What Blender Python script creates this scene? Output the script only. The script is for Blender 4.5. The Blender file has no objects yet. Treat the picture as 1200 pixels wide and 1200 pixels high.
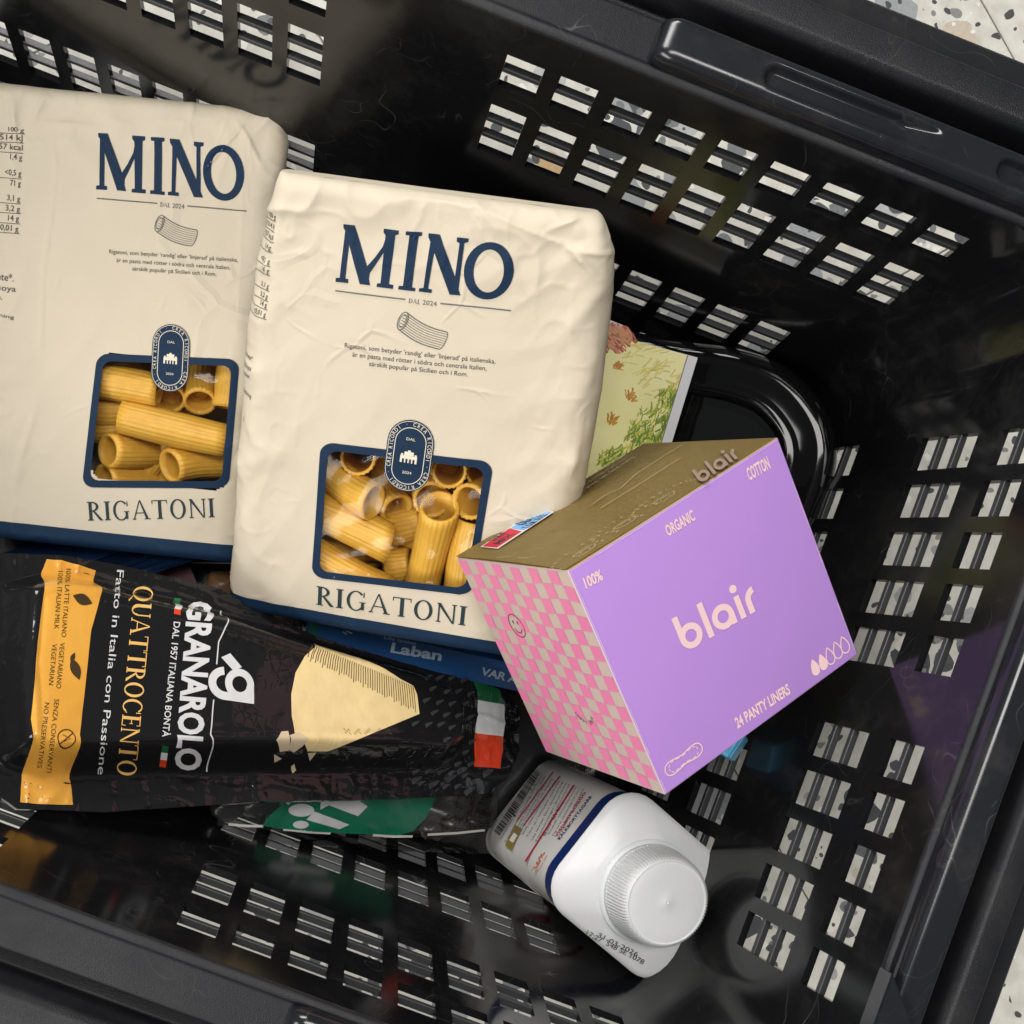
import bpy, bmesh, math, random
import numpy as np
from mathutils import Vector, Matrix

# ------------------------------------------------------------------ camera, light, exposure
scene = bpy.context.scene
COL = scene.collection
CM = 0.01
GZ = 19.9                                   # the basket's own zero level is this many cm above the shop floor
F = 1500.0
PP = np.array([457.35, 718.08])             # principal point: the photograph is an off-centre crop
CAM = np.array([5.7046, -4.5992, 42.257])
RM = np.array([[0.93426462, 0.3535051, 0.04673068],
               [0.35448439, -0.93495129, -0.014384],
               [0.03860609, 0.03000376, -0.99880396]])

cam_data = bpy.data.cameras.new("camera")
cam = bpy.data.objects.new("camera", cam_data)
COL.objects.link(cam)
cam_data.sensor_width = 36.0
cam_data.lens = F / 1200 * 36.0
cam_data.shift_x = (600 - PP[0]) / 1200
cam_data.shift_y = (PP[1] - 600) / 1200
cam_data.clip_start = 0.02
cam_data.clip_end = 50
cm = Matrix.Identity(4)
for i in range(3):
    cm[i][0] = RM[0][i]; cm[i][1] = -RM[1][i]; cm[i][2] = -RM[2][i]
    cm[i][3] = (CAM[i] + (GZ if i == 2 else 0)) * CM
cam.matrix_world = cm
scene.camera = cam

world = bpy.data.worlds.new("World")
scene.world = world
world.use_nodes = True
bg = world.node_tree.nodes["Background"]
bg.inputs[0].default_value = (0.95, 0.98, 1.0, 1)
bg.inputs[1].default_value = 0.16

def area(name, loc, target, sx, sy, power, col=(1, 1, 1)):
    d = bpy.data.lights.new(name, 'AREA')
    d.shape = 'RECTANGLE'; d.size = sx; d.size_y = sy; d.energy = power; d.color = col
    o = bpy.data.objects.new(name, d); COL.objects.link(o)
    o.location = loc
    o.rotation_euler = (Vector(target) - Vector(loc)).to_track_quat('-Z', 'Y').to_euler()
    return o
area("ceiling_panel_light", (-0.02, 0.22, 1.9), (0.08, 0, 0.2), 0.9, 0.4, 19, (1, 0.975, 0.94))
area("near_left_fill_light", (-0.75, -1.05, 1.25), (0.05, 0, 0.2), 1.5, 0.5, 27, (1, 0.98, 0.95))
area("far_left_fill_light", (-0.85, 1.15, 1.3), (0, 0, 0.2), 0.9, 0.5, 24, (1, 0.985, 0.96))  # fill lamp added out of view, set low for the carton's bronze top

scene.view_settings.view_transform = 'Standard'
scene.view_settings.look = 'None'
scene.view_settings.exposure = 0.0
scene.view_settings.gamma = 1.0
scene.render.engine = 'CYCLES'
scene.cycles.max_bounces = 8
scene.cycles.transparent_max_bounces = 16

# ------------------------------------------------------------------ helpers
rnd = random.Random(7)

def A3(x): return np.array(x, float)
def ray(u, v): return RM.T @ np.array([(u - PP[0]) / F, (v - PP[1]) / F, 1.0])
def C(u, v, d): return CAM + d * ray(u, v)           # pixel of the photograph + depth -> point
def proj(X):
    q = (np.asarray(X, float) - CAM) @ RM.T
    return PP + F * q[..., :2] / q[..., 2:3]
def unit(a): return a / np.linalg.norm(a)

class Fr:
    """flat frame: u right, v up, w towards the viewer (cm)"""
    def __init__(s, o, ex, ey):
        s.o = A3(o); s.ey = unit(A3(ey)); ex = A3(ex); s.ex = unit(ex - (ex @ s.ey) * s.ey); s.ez = np.cross(s.ex, s.ey)
    def at(s, u, v, w=0.0):
        u, v, w = np.broadcast_arrays(np.asarray(u, float), np.asarray(v, float), np.asarray(w, float))
        return s.o + u[..., None] * s.ex + v[..., None] * s.ey + w[..., None] * s.ez
    def inv(s, px, py, w=0.0):
        r = ray(px, py); t = ((s.o + w * s.ez - CAM) @ s.ez) / (r @ s.ez); P = CAM + t * r - s.o
        return np.array([P @ s.ex, P @ s.ey])
    def invN(s, px, py, w=0.0):
        px = np.asarray(px, float); py = np.asarray(py, float)
        R_ = np.stack([(px - PP[0]) / F, (py - PP[1]) / F, np.ones_like(px)], -1) @ RM
        t = ((s.o - CAM) @ s.ez + w) / (R_ @ s.ez); P = CAM + t[..., None] * R_ - s.o
        return P @ s.ex, P @ s.ey
    curved = False

def tag(o, label=None, cat=None, group=None, kind=None):
    if label: o['label'] = label
    if cat: o['category'] = cat
    if group: o['group'] = group
    if kind: o['kind'] = kind
    return o

ROOTLOC = {}
def thing(name, loc, label, cat, group=None):
    o = bpy.data.objects.new(name, None); COL.objects.link(o)
    o.empty_display_size = 0.02
    o.location = Vector((loc[0], loc[1], loc[2] + GZ)) * CM
    ROOTLOC[o] = A3(loc)
    return tag(o, label, cat, group)

def base_of(o):
    while o.parent: o = o.parent
    return ROOTLOC.get(o, np.array([0, 0, -GZ]))

def mesh_obj(name, verts, faces, mats, parent=None, smooth=False, mi=None):
    base = base_of(parent) if parent else np.array([0, 0, -GZ])
    v = (np.asarray(verts, float).reshape(-1, 3) - base) * CM
    me = bpy.data.meshes.new(name)
    me.from_pydata(v.tolist(), [], [list(map(int, f)) for f in faces])
    if not isinstance(mats, (list, tuple)): mats = [mats]
    for m in mats: me.materials.append(m)
    if mi is not None: me.polygons.foreach_set('material_index', np.asarray(mi, np.int32))
    if smooth: me.polygons.foreach_set('use_smooth', [True] * len(me.polygons))
    me.update()
    o = bpy.data.objects.new(name, me); COL.objects.link(o)
    if parent: o.parent = parent
    return o

def bm_obj(name, bm, mats, parent=None, smooth=False):
    bm.verts.index_update()
    v = [tuple(x.co) for x in bm.verts]; f = [[y.index for y in x.verts] for x in bm.faces]
    mi = [x.material_index for x in bm.faces]
    bm.free()
    return mesh_obj(name, v, f, mats, parent, smooth, mi)

def box_bm(fr, u0, u1, v0, v1, w0, w1, bev=0.0, seg=2):
    bm = bmesh.new()
    P = [fr.at(u, v, w) for w in (w0, w1) for v in (v0, v1) for u in (u0, u1)]
    vs = [bm.verts.new(p) for p in P]
    for f in [(0, 2, 3, 1), (4, 5, 7, 6), (0, 1, 5, 4), (2, 6, 7, 3), (0, 4, 6, 2), (1, 3, 7, 5)]:
        bm.faces.new([vs[i] for i in f])
    if bev: bmesh.ops.bevel(bm, geom=bm.edges[:], offset=bev, segments=seg, affect='EDGES', profile=0.5)
    return bm

def smooth_by_angle(o, ang=40):
    me = o.data
    me.polygons.foreach_set('use_smooth', [True] * len(me.polygons))
    bm = bmesh.new(); bm.from_mesh(me)
    for e in bm.edges:
        if len(e.link_faces) == 2 and e.calc_face_angle(0) > math.radians(ang): e.smooth = False
    bm.to_mesh(me); bm.free()
    return o

def _hash(ix, iy, seed):
    h = (ix * 374761393 + iy * 668265263 + seed * 1442695041) & 0xFFFFFFFF
    h = ((h ^ (h >> 13)) * 1274126177) & 0xFFFFFFFF
    return ((h ^ (h >> 16)) & 0xFFFF) / 32767.5 - 1.0
def vnoise(x, y, seed=0):
    x = np.asarray(x, float); y = np.asarray(y, float)
    ix = np.floor(x).astype(np.int64); iy = np.floor(y).astype(np.int64); fx = x - ix; fy = y - iy
    sx = fx * fx * fx * (fx * (fx * 6 - 15) + 10); sy = fy * fy * fy * (fy * (fy * 6 - 15) + 10)
    a = _hash(ix, iy, seed); b = _hash(ix + 1, iy, seed); c = _hash(ix, iy + 1, seed); d = _hash(ix + 1, iy + 1, seed)
    return (a + (b - a) * sx) * (1 - sy) + (c + (d - c) * sx) * sy
def fbm(x, y, seed=0, oc=3):
    r = 0; a = 1.0
    for i in range(oc): r = r + a * vnoise(x * 2 ** i, y * 2 ** i, seed + i * 17); a *= .5
    return r
def sstep(a, b, x):
    t = np.clip((x - a) / (b - a), 0, 1); return t * t * (3 - 2 * t)
def segdist(s, v, p, q):
    p = A3(p); q = A3(q); d = q - p; L2 = d @ d
    t = np.clip(((s - p[0]) * d[0] + (v - p[1]) * d[1]) / L2, 0, 1)
    return np.hypot(s - p[0] - t * d[0], v - p[1] - t * d[1]), t, ((s - p[0]) * d[1] - (v - p[1]) * d[0]) / math.sqrt(L2)
def rrect_sdf(x, y, hx, hy, r):
    qx = np.abs(x) - hx + r; qy = np.abs(y) - hy + r
    return np.hypot(np.maximum(qx, 0), np.maximum(qy, 0)) + np.minimum(np.maximum(qx, qy), 0) - r
def rrect(cx, cy, hx, hy, r, n=6):
    P = []
    for k, (sx, sy) in enumerate(((1, 1), (-1, 1), (-1, -1), (1, -1))):
        for i in range(n + 1):
            a = math.pi / 2 * (k + i / n)
            P.append((cx + sx * (hx - r) + r * math.cos(a), cy + sy * (hy - r) + r * math.sin(a)))
    return np.array(P)

# ------------------------------------------------------------------ materials
def mat(name, col, rough=0.5, spec=0.5, metal=0.0, coat=0.0):
    m = bpy.data.materials.new(name); m.use_nodes = True
    b = m.node_tree.nodes["Principled BSDF"]
    b.inputs["Base Color"].default_value = (*col, 1); b.inputs["Roughness"].default_value = rough
    b.inputs["Specular IOR Level"].default_value = spec; b.inputs["Metallic"].default_value = metal
    b.inputs["Coat Weight"].default_value = coat; b.inputs["Coat Roughness"].default_value = 0.08
    return m
def nd(m, t, **k):
    n = m.node_tree.nodes.new(t)
    for a, v in k.items(): setattr(n, a, v)
    return n
def lk(m, a, b): m.node_tree.links.new(a, b)
def bsdf(m): return m.node_tree.nodes["Principled BSDF"]
def ramp(m, src, stops, interp='LINEAR'):
    r = nd(m, 'ShaderNodeValToRGB'); r.color_ramp.interpolation = interp
    while len(r.color_ramp.elements) > len(stops): r.color_ramp.elements.remove(r.color_ramp.elements[-1])
    while len(r.color_ramp.elements) < len(stops): r.color_ramp.elements.new(0.5)
    for e, (p, c) in zip(r.color_ramp.elements, stops):
        e.position = p; e.color = (*c, 1) if len(c) == 3 else c
    lk(m, src, r.inputs[0]); return r
def coords(m, scale=(1, 1, 1), rot=(0, 0, 0)):
    tc = nd(m, 'ShaderNodeTexCoord'); mp = nd(m, 'ShaderNodeMapping')
    mp.inputs['Scale'].default_value = scale; mp.inputs['Rotation'].default_value = rot
    lk(m, tc.outputs['Object'], mp.inputs[0]); return mp.outputs[0]
def noise(m, vec, scale, detail=3, rough=.55, dist=0):
    n = nd(m, 'ShaderNodeTexNoise'); n.inputs['Scale'].default_value = scale; n.inputs['Detail'].default_value = detail
    n.inputs['Roughness'].default_value = rough; n.inputs['Distortion'].default_value = dist
    lk(m, vec, n.inputs['Vector']); return n.outputs['Fac']
def bump(m, h, strength, dist=0.001, prev=None):
    b = nd(m, 'ShaderNodeBump'); b.inputs['Strength'].default_value = strength; b.inputs['Distance'].default_value = dist
    lk(m, h, b.inputs['Height'])
    if prev is not None: lk(m, prev, b.inputs['Normal'])
    return b.outputs[0]
def mixc(m, fac, a, b):
    n = nd(m, 'ShaderNodeMix', data_type='RGBA')
    if isinstance(fac, float): n.inputs[0].default_value = fac
    else: lk(m, fac, n.inputs[0])
    for i, x in ((6, a), (7, b)):
        if isinstance(x, tuple): n.inputs[i].default_value = (*x, 1)
        else: lk(m, x, n.inputs[i])
    return n.outputs[2]

def paper(name, col, rough=.72, var=.05, fine=.25, crease=0):
    m = mat(name, col, rough, .18)
    co = coords(m)
    n1 = noise(m, co, 700, 3); n2 = noise(m, co, 35, 3)
    c = mixc(m, n2, tuple(x * (1 - var) for x in col), tuple(min(1, x * (1 + var)) for x in col))
    lk(m, c, bsdf(m).inputs['Base Color'])
    b1 = bump(m, n1, fine, .0002); b2 = bump(m, n2, .25, .0008, b1)
    if crease:
        wv = nd(m, 'ShaderNodeTexNoise'); wv.inputs['Scale'].default_value = 16; wv.inputs['Detail'].default_value = 2; lk(m, co, wv.inputs['Vector'])
        va = nd(m, 'ShaderNodeVectorMath', operation='MULTIPLY_ADD'); lk(m, wv.outputs['Color'], va.inputs[0]); va.inputs[1].default_value = (.05, .05, .05); lk(m, co, va.inputs[2])
        for sc_, st_, lo_, hi_ in ((15, .5, .54, .66), (31, .35, .55, .68)):
            vo = nd(m, 'ShaderNodeTexVoronoi', feature='DISTANCE_TO_EDGE'); vo.inputs['Scale'].default_value = sc_; lk(m, va.outputs[0], vo.inputs['Vector'])
            rg = ramp(m, vo.outputs['Distance'], [(0, (1, 1, 1)), (.045, (0, 0, 0))]).outputs[0]
            mk = ramp(m, noise(m, co, sc_ * .9, 2), [(lo_, (0, 0, 0)), (hi_, (1, 1, 1))]).outputs[0]
            mu = nd(m, 'ShaderNodeMath', operation='MULTIPLY'); lk(m, rg, mu.inputs[0]); lk(m, mk, mu.inputs[1])
            b2 = bump(m, mu.outputs[0], st_ * crease, .0012, b2)
        vf = nd(m, 'ShaderNodeTexVoronoi', feature='F1'); vf.inputs['Scale'].default_value = 21; lk(m, va.outputs[0], vf.inputs['Vector'])
        b2 = bump(m, vf.outputs['Distance'],  .10 * crease, .003, b2)
    lk(m, b2, bsdf(m).inputs['Normal'])
    return m

def black_plastic(name, col=(.006, .0062, .007), rough=.12, scr=1.0, grain=0.0, spec=.5):
    m = mat(name, col, rough, spec)
    co = coords(m)
    masks = None
    for k, (sc, wd, off) in enumerate(((26, .0035, .5), (44, .0045, .47), (70, .005, .53), (110, .006, .5))):
        v = coords(m, (1, 1 - .12 * k, 1), (.4 + k, .7 * k, 1.1 * k))
        f = noise(m, v, sc, 1.0, .4, .25)
        a = nd(m, 'ShaderNodeMath', operation='SUBTRACT'); lk(m, f, a.inputs[0]); a.inputs[1].default_value = off
        b = nd(m, 'ShaderNodeMath', operation='ABSOLUTE'); lk(m, a.outputs[0], b.inputs[0])
        r = ramp(m, b.outputs[0], [(0, (1, 1, 1)), (wd, (0, 0, 0))]).outputs[0]
        pm = ramp(m, noise(m, v, sc * .55, 4, .6), [(.55, (0, 0, 0)), (.68, (1, 1, 1))]).outputs[0]
        x = nd(m, 'ShaderNodeMath', operation='MULTIPLY'); lk(m, r, x.inputs[0]); lk(m, pm, x.inputs[1])
        if masks is None: masks = x.outputs[0]
        else:
            y = nd(m, 'ShaderNodeMath', operation='MAXIMUM'); lk(m, masks, y.inputs[0]); lk(m, x.outputs[0], y.inputs[1]); masks = y.outputs[0]
    patch = ramp(m, noise(m, co, 11, 5, .6), [(.40, (.15, .15, .15)), (.66, (1, 1, 1))]).outputs[0]
    x = nd(m, 'ShaderNodeMath', operation='MULTIPLY'); lk(m, masks, x.inputs[0]); lk(m, patch, x.inputs[1]); sc = x.outputs[0]
    c = mixc(m, sc, col, tuple(q + .085 * scr for q in (.006, .006, .006)))
    haze_ = ramp(m, noise(m, co, 30, 6, .7), [(.52, (0, 0, 0)), (.80, (1, 1, 1))]).outputs[0]
    y = nd(m, 'ShaderNodeMath', operation='MULTIPLY'); lk(m, haze_, y.inputs[0]); y.inputs[1].default_value = .30 * scr
    c = mixc(m, y.outputs[0], c, (.055, .052, .046))
    lk(m, c, bsdf(m).inputs['Base Color'])
    rr = nd(m, 'ShaderNodeMapRange'); lk(m, noise(m, co, 9, 5, .65), rr.inputs[0])
    rr.inputs[1].default_value = .3; rr.inputs[2].default_value = .75; rr.inputs[3].default_value = rough * .55; rr.inputs[4].default_value = rough * 1.9
    lk(m, rr.outputs[0], bsdf(m).inputs['Roughness'])
    b = bump(m, noise(m, co, 22, 2), .06, .002)
    if grain: b = bump(m, noise(m, co, 2600, 2), grain, .0003, b)
    b = bump(m, sc, .2, .0002, b)
    lk(m, b, bsdf(m).inputs['Normal'])
    return m

def film(name, tint=(1, 1, 1), gloss=.10, rough=.06, bstr=.35, bscale=60, opac=0.0, ocol=(.5, .5, .5)):
    m = bpy.data.materials.new(name); m.use_nodes = True
    nt = m.node_tree; nt.nodes.remove(bsdf(m)); out = nt.nodes['Material Output']
    tr = nd(m, 'ShaderNodeBsdfTransparent'); tr.inputs[0].default_value = (*tint, 1)
    gl = nd(m, 'ShaderNodeBsdfGlossy'); gl.inputs['Roughness'].default_value = rough; gl.inputs[0].default_value = (1, 1, 1, 1)
    fr = nd(m, 'ShaderNodeFresnel'); fr.inputs[0].default_value = 1.45
    co = coords(m); b = bump(m, noise(m, co, bscale, 3, .5, .8), bstr, .003)
    lk(m, b, gl.inputs['Normal']); lk(m, b, fr.inputs['Normal'])
    ad = nd(m, 'ShaderNodeMath', operation='MULTIPLY_ADD'); lk(m, fr.outputs[0], ad.inputs[0]); ad.inputs[1].default_value = .06 if gloss < .15 else .3; ad.inputs[2].default_value = gloss * .1
    mx = nd(m, 'ShaderNodeMixShader'); lk(m, ad.outputs[0], mx.inputs[0]); lk(m, tr.outputs[0], mx.inputs[1]); lk(m, gl.outputs[0], mx.inputs[2])
    last = mx.outputs[0]
    if opac:
        df = nd(m, 'ShaderNodeBsdfDiffuse'); df.inputs[0].default_value = (*ocol, 1)
        m2 = nd(m, 'ShaderNodeMixShader'); m2.inputs[0].default_value = opac; lk(m, last, m2.inputs[1]); lk(m, df.outputs[0], m2.inputs[2]); last = m2.outputs[0]
    lk(m, last, out.inputs[0])
    return m

def terrazzo():
    m = mat('terrazzo_stone', (.6, .57, .5), .28, .5)
    co = coords(m)
    wob = nd(m, 'ShaderNodeTexNoise'); wob.inputs['Scale'].default_value = 60; wob.inputs['Detail'].default_value = 2; lk(m, co, wob.inputs['Vector'])
    va = nd(m, 'ShaderNodeVectorMath', operation='MULTIPLY_ADD'); lk(m, wob.outputs['Color'], va.inputs[0]); va.inputs[1].default_value = (.011, .011, 0); lk(m, co, va.inputs[2])
    fl = nd(m, 'ShaderNodeVectorMath', operation='MULTIPLY'); lk(m, va.outputs[0], fl.inputs[0]); fl.inputs[1].default_value = (1, 1, 0)
    base = ramp(m, noise(m, co, 90, 4), [(.3, (.54, .515, .455)), (.7, (.72, .695, .625))]).outputs[0]
    cur = base
    for sc, lo, dens, cols in ((44, .36, .72, [(0, (.15, .16, .165)), (.22, (.36, .375, .38)), (.5, (.085, .09, .095)), (.62, (.66, .45, .24)), (.68, (.47, .48, .475)), (.9, (.60, .52, .42))]),
                              (85, .36, .62, [(0, (.20, .215, .22)), (.35, (.10, .105, .11)), (.6, (.82, .78, .7)), (.8, (.40, .40, .39))]),
                              (190, .34, .5, [(0, (.09, .09, .095)), (.5, (.27, .27, .26)), (.75, (.85, .82, .76))])):
        vo = nd(m, 'ShaderNodeTexVoronoi', feature='F1'); vo.inputs['Scale'].default_value = sc; vo.inputs['Randomness'].default_value = 1; lk(m, fl.outputs[0], vo.inputs['Vector'])
        se = nd(m, 'ShaderNodeSeparateColor'); lk(m, vo.outputs['Color'], se.inputs[0])
        rad = nd(m, 'ShaderNodeMapRange'); lk(m, se.outputs[1], rad.inputs[0]); rad.inputs[1].default_value = 1 - dens; rad.inputs[2].default_value = 1; rad.inputs[3].default_value = 0; rad.inputs[4].default_value = lo * 1.45
        lt = nd(m, 'ShaderNodeMath', operation='LESS_THAN'); lk(m, vo.outputs['Distance'], lt.inputs[0]); lk(m, rad.outputs[0], lt.inputs[1])
        cc = ramp(m, se.outputs[0], cols, 'CONSTANT').outputs[0]
        mott = mixc(m, noise(m, co, 420, 2), (.7, .7, .7), (1.1, 1.1, 1.1))
        mu = nd(m, 'ShaderNodeMix', data_type='RGBA', blend_type='MULTIPLY'); mu.inputs[0].default_value = .8; lk(m, cc, mu.inputs[6]); lk(m, mott, mu.inputs[7])
        cur = mixc(m, lt.outputs[0], cur, mu.outputs[2])
    lk(m, cur, bsdf(m).inputs['Base Color'])
    return m

def flat(name, col, rough=.5, spec=.3, coat=0): return mat(name, col, rough, spec, 0, coat)

M = {}
M['shell'] = black_plastic('black_glossy_plastic', rough=.11)
M['rim'] = black_plastic('black_grained_plastic', (.0115, .012, .0145), .40, .9, .5)
bsdf(M['rim']).inputs['Specular IOR Level'].default_value = .3
M['handle'] = black_plastic('black_worn_plastic', (.010, .0108, .0135), .2, 1.3)
M['slat'] = black_plastic('black_slat_plastic', (.03, .031, .033), .35, .6, .3)
M['terrazzo'] = terrazzo()
M['grout'] = flat('grey_grout', (.25, .24, .22), .8)
M['paper'] = paper('cream_paper', (.565, .495, .385), crease=1.0)
M['navy_paper'] = paper('navy_printed_paper', (.006, .023, .056), .62)
M['navy'] = paper('navy_ink', (.005, .021, .052), .6, .12)
M['grey_ink'] = flat('grey_ink', (.11, .115, .10), .7)
M['text_ink'] = flat('dark_text_ink', (.075, .07, .06), .7)
M['cream_ink'] = flat('cream_ink', (.68, .62, .5), .6)

# ------------------------------------------------------------------ flat print and lettering
_tc = {}
def font2d(text, bold=0.0):
    k = (text, bold)
    if k in _tc: return _tc[k]
    cu = bpy.data.curves.new('lettering', 'FONT'); cu.body = text; cu.size = 1; cu.fill_mode = 'FRONT'; cu.resolution_u = 3
    cu.offset = bold; cu.dimensions = '2D'
    ob = bpy.data.objects.new('lettering', cu)
    me = bpy.data.meshes.new_from_object(ob)
    v = np.array([x.co[:2] for x in me.vertices]).reshape(-1, 2); f = [tuple(p.vertices) for p in me.polygons]
    bpy.data.meshes.remove(me); bpy.data.objects.remove(ob); bpy.data.curves.remove(cu)
    _tc[k] = (v, f); return v, f
def cap_height():
    v, f = font2d('H'); return v[:, 1].max()

def ring_poly(cx, cy, rx, ry, ix, iy, n=28, a0=0.0, a1=2 * math.pi, rot=0.0, icx=None, icy=None):
    icx = cx if icx is None else icx; icy = cy if icy is None else icy
    full = abs(a1 - a0 - 2 * math.pi) < 1e-6
    A = np.linspace(a0, a1, n + 1); V = []; Fc = []
    c, s = math.cos(rot), math.sin(rot)
    for a in A:
        for (x, y, ox, oy) in ((rx * math.cos(a), ry * math.sin(a), cx, cy), (ix * math.cos(a), iy * math.sin(a), icx, icy)):
            V.append((ox + x * c - y * s, oy + x * s + y * c))
    for i in range(n): Fc.append((2 * i, 2 * i + 2, 2 * i + 3, 2 * i + 1))
    return np.array(V), Fc

def serif_glyph(ch):
    T, t, h, o = .175, .072, .052, .075
    def R(x0, y0, x1, y1): return (np.array([(x0, y0), (x1, y0), (x1, y1), (x0, y1)], float), [(0, 1, 2, 3)])
    def Q(*p): return (np.array(p, float), [tuple(range(len(p)))])
    def stem(x, w, top=True, bot=True):
        L = [R(x, 0, x + w, 1)]
        if bot: L += [R(x - o, 0, x, h), R(x + w, 0, x + w + o, h)]
        if top: L += [R(x - o, 1 - h, x, 1), R(x + w, 1 - h, x + w + o, 1)]
        return L
    if ch == 'I': return stem(.1, T), .1 + T + .1
    if ch == 'M': return stem(.1, t) + stem(.9, T) + [Q((.1, 1), (.1 + T, 1), (.6, .0), (.5, 0)), Q((.56, 0), (.6, .0), (.92, 1), (.88, 1))], 1.15
    if ch == 'N': return stem(.1, t, False) + stem(.78, t, True, False) + [Q((.03, 1), (.2, 1), (.84, 0), (.76, 0))], .93
    if ch in 'OQ':
        L = [ring_poly(.45, .5, .42, .53, .27, .47)]
        if ch == 'Q': L.append(Q((.42, .05), (.55, .02), (.95, -.22), (.85, -.24)))
        return L, .92
    if ch in 'CG':
        L = [ring_poly(.46, .5, .43, .53, .29, .47, 24, math.radians(42), math.radians(318)), Q((.78, .72), (.84, .72), (.84, .98), (.80, .98))]
        if ch == 'G': L += [R(.70, .05, .84, .42), R(.62, .42, .92, .46)]
        else: L.append(Q((.78, .12), (.84, .2), (.84, .24), (.76, .2)))
        return L, .96 if ch == 'G' else .9
    if ch in 'RP':
        L = stem(.1, T) + [ring_poly(.28, .74, .36, .26, .22, .2, 14, -math.pi / 2, math.pi / 2), R(.1 + T, .94, .28, 1), R(.1 + T, .48, .28, .54)]
        if ch == 'R': L.append(Q((.3, .5), (.44, .48), (.86, .0), (.68, .0)))
        return L, .82 if ch == 'R' else .7
    if ch == 'A': return [Q((.40, 1.02), (.47, 1.02), (.90, 0), (.74, 0)), Q((.40, 1.02), (.45, 1.0), (.12, 0), (.06, 0)), R(.2, .32, .66, .37), R(0, 0, .2, h), R(.66, 0, .98, h)], .96
    if ch == 'T': return [R(.36, 0, .36 + T, .95), R(.28, 0, .36, h), R(.51, 0, .59, h), R(.02, .95, .86, 1), R(.02, .80, .06, .95), R(.82, .80, .86, .95)], .87
    if ch == 'U': return [R(.1, .3, .1 + T, 1), R(.03, 1 - h, .1, 1), R(.25, 1 - h, .32, 1), R(.7, .3, .7 + t, 1), R(.62, 1 - h, .7, 1), R(.76, 1 - h, .84, 1), ring_poly(.43, .32, .33, .34, .18, .27, 14, math.pi, 2 * math.pi, 0, .475, .32)], .87
    if ch == 'E': return stem(.1, T) + [R(.25, .95, .62, 1), R(.25, 0, .64, .05), R(.25, .49, .52, .54), R(.58, .8, .62, .95), R(.6, .05, .64, .22), R(.48, .42, .52, .6)], .7
    if ch == 'D': return stem(.1, T) + [ring_poly(.3, .5, .55, .5, .4, .45, 16, -math.pi / 2, math.pi / 2)], .9
    if ch == 'L': return stem(.1, T) + [R(.25, 0, .64, .05), R(.6, .05, .64, .25)], .68
    return [], .35

def serif2d(text, track=.04):
    x = 0; V = []; Fc = []; n = 0; k = 0
    for ch in text:
        L, adv = serif_glyph(ch)
        for v, f in L:
            V.append((v + (x, 0), f)); k += 1
        x += adv + track
    return V, x - track

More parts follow.
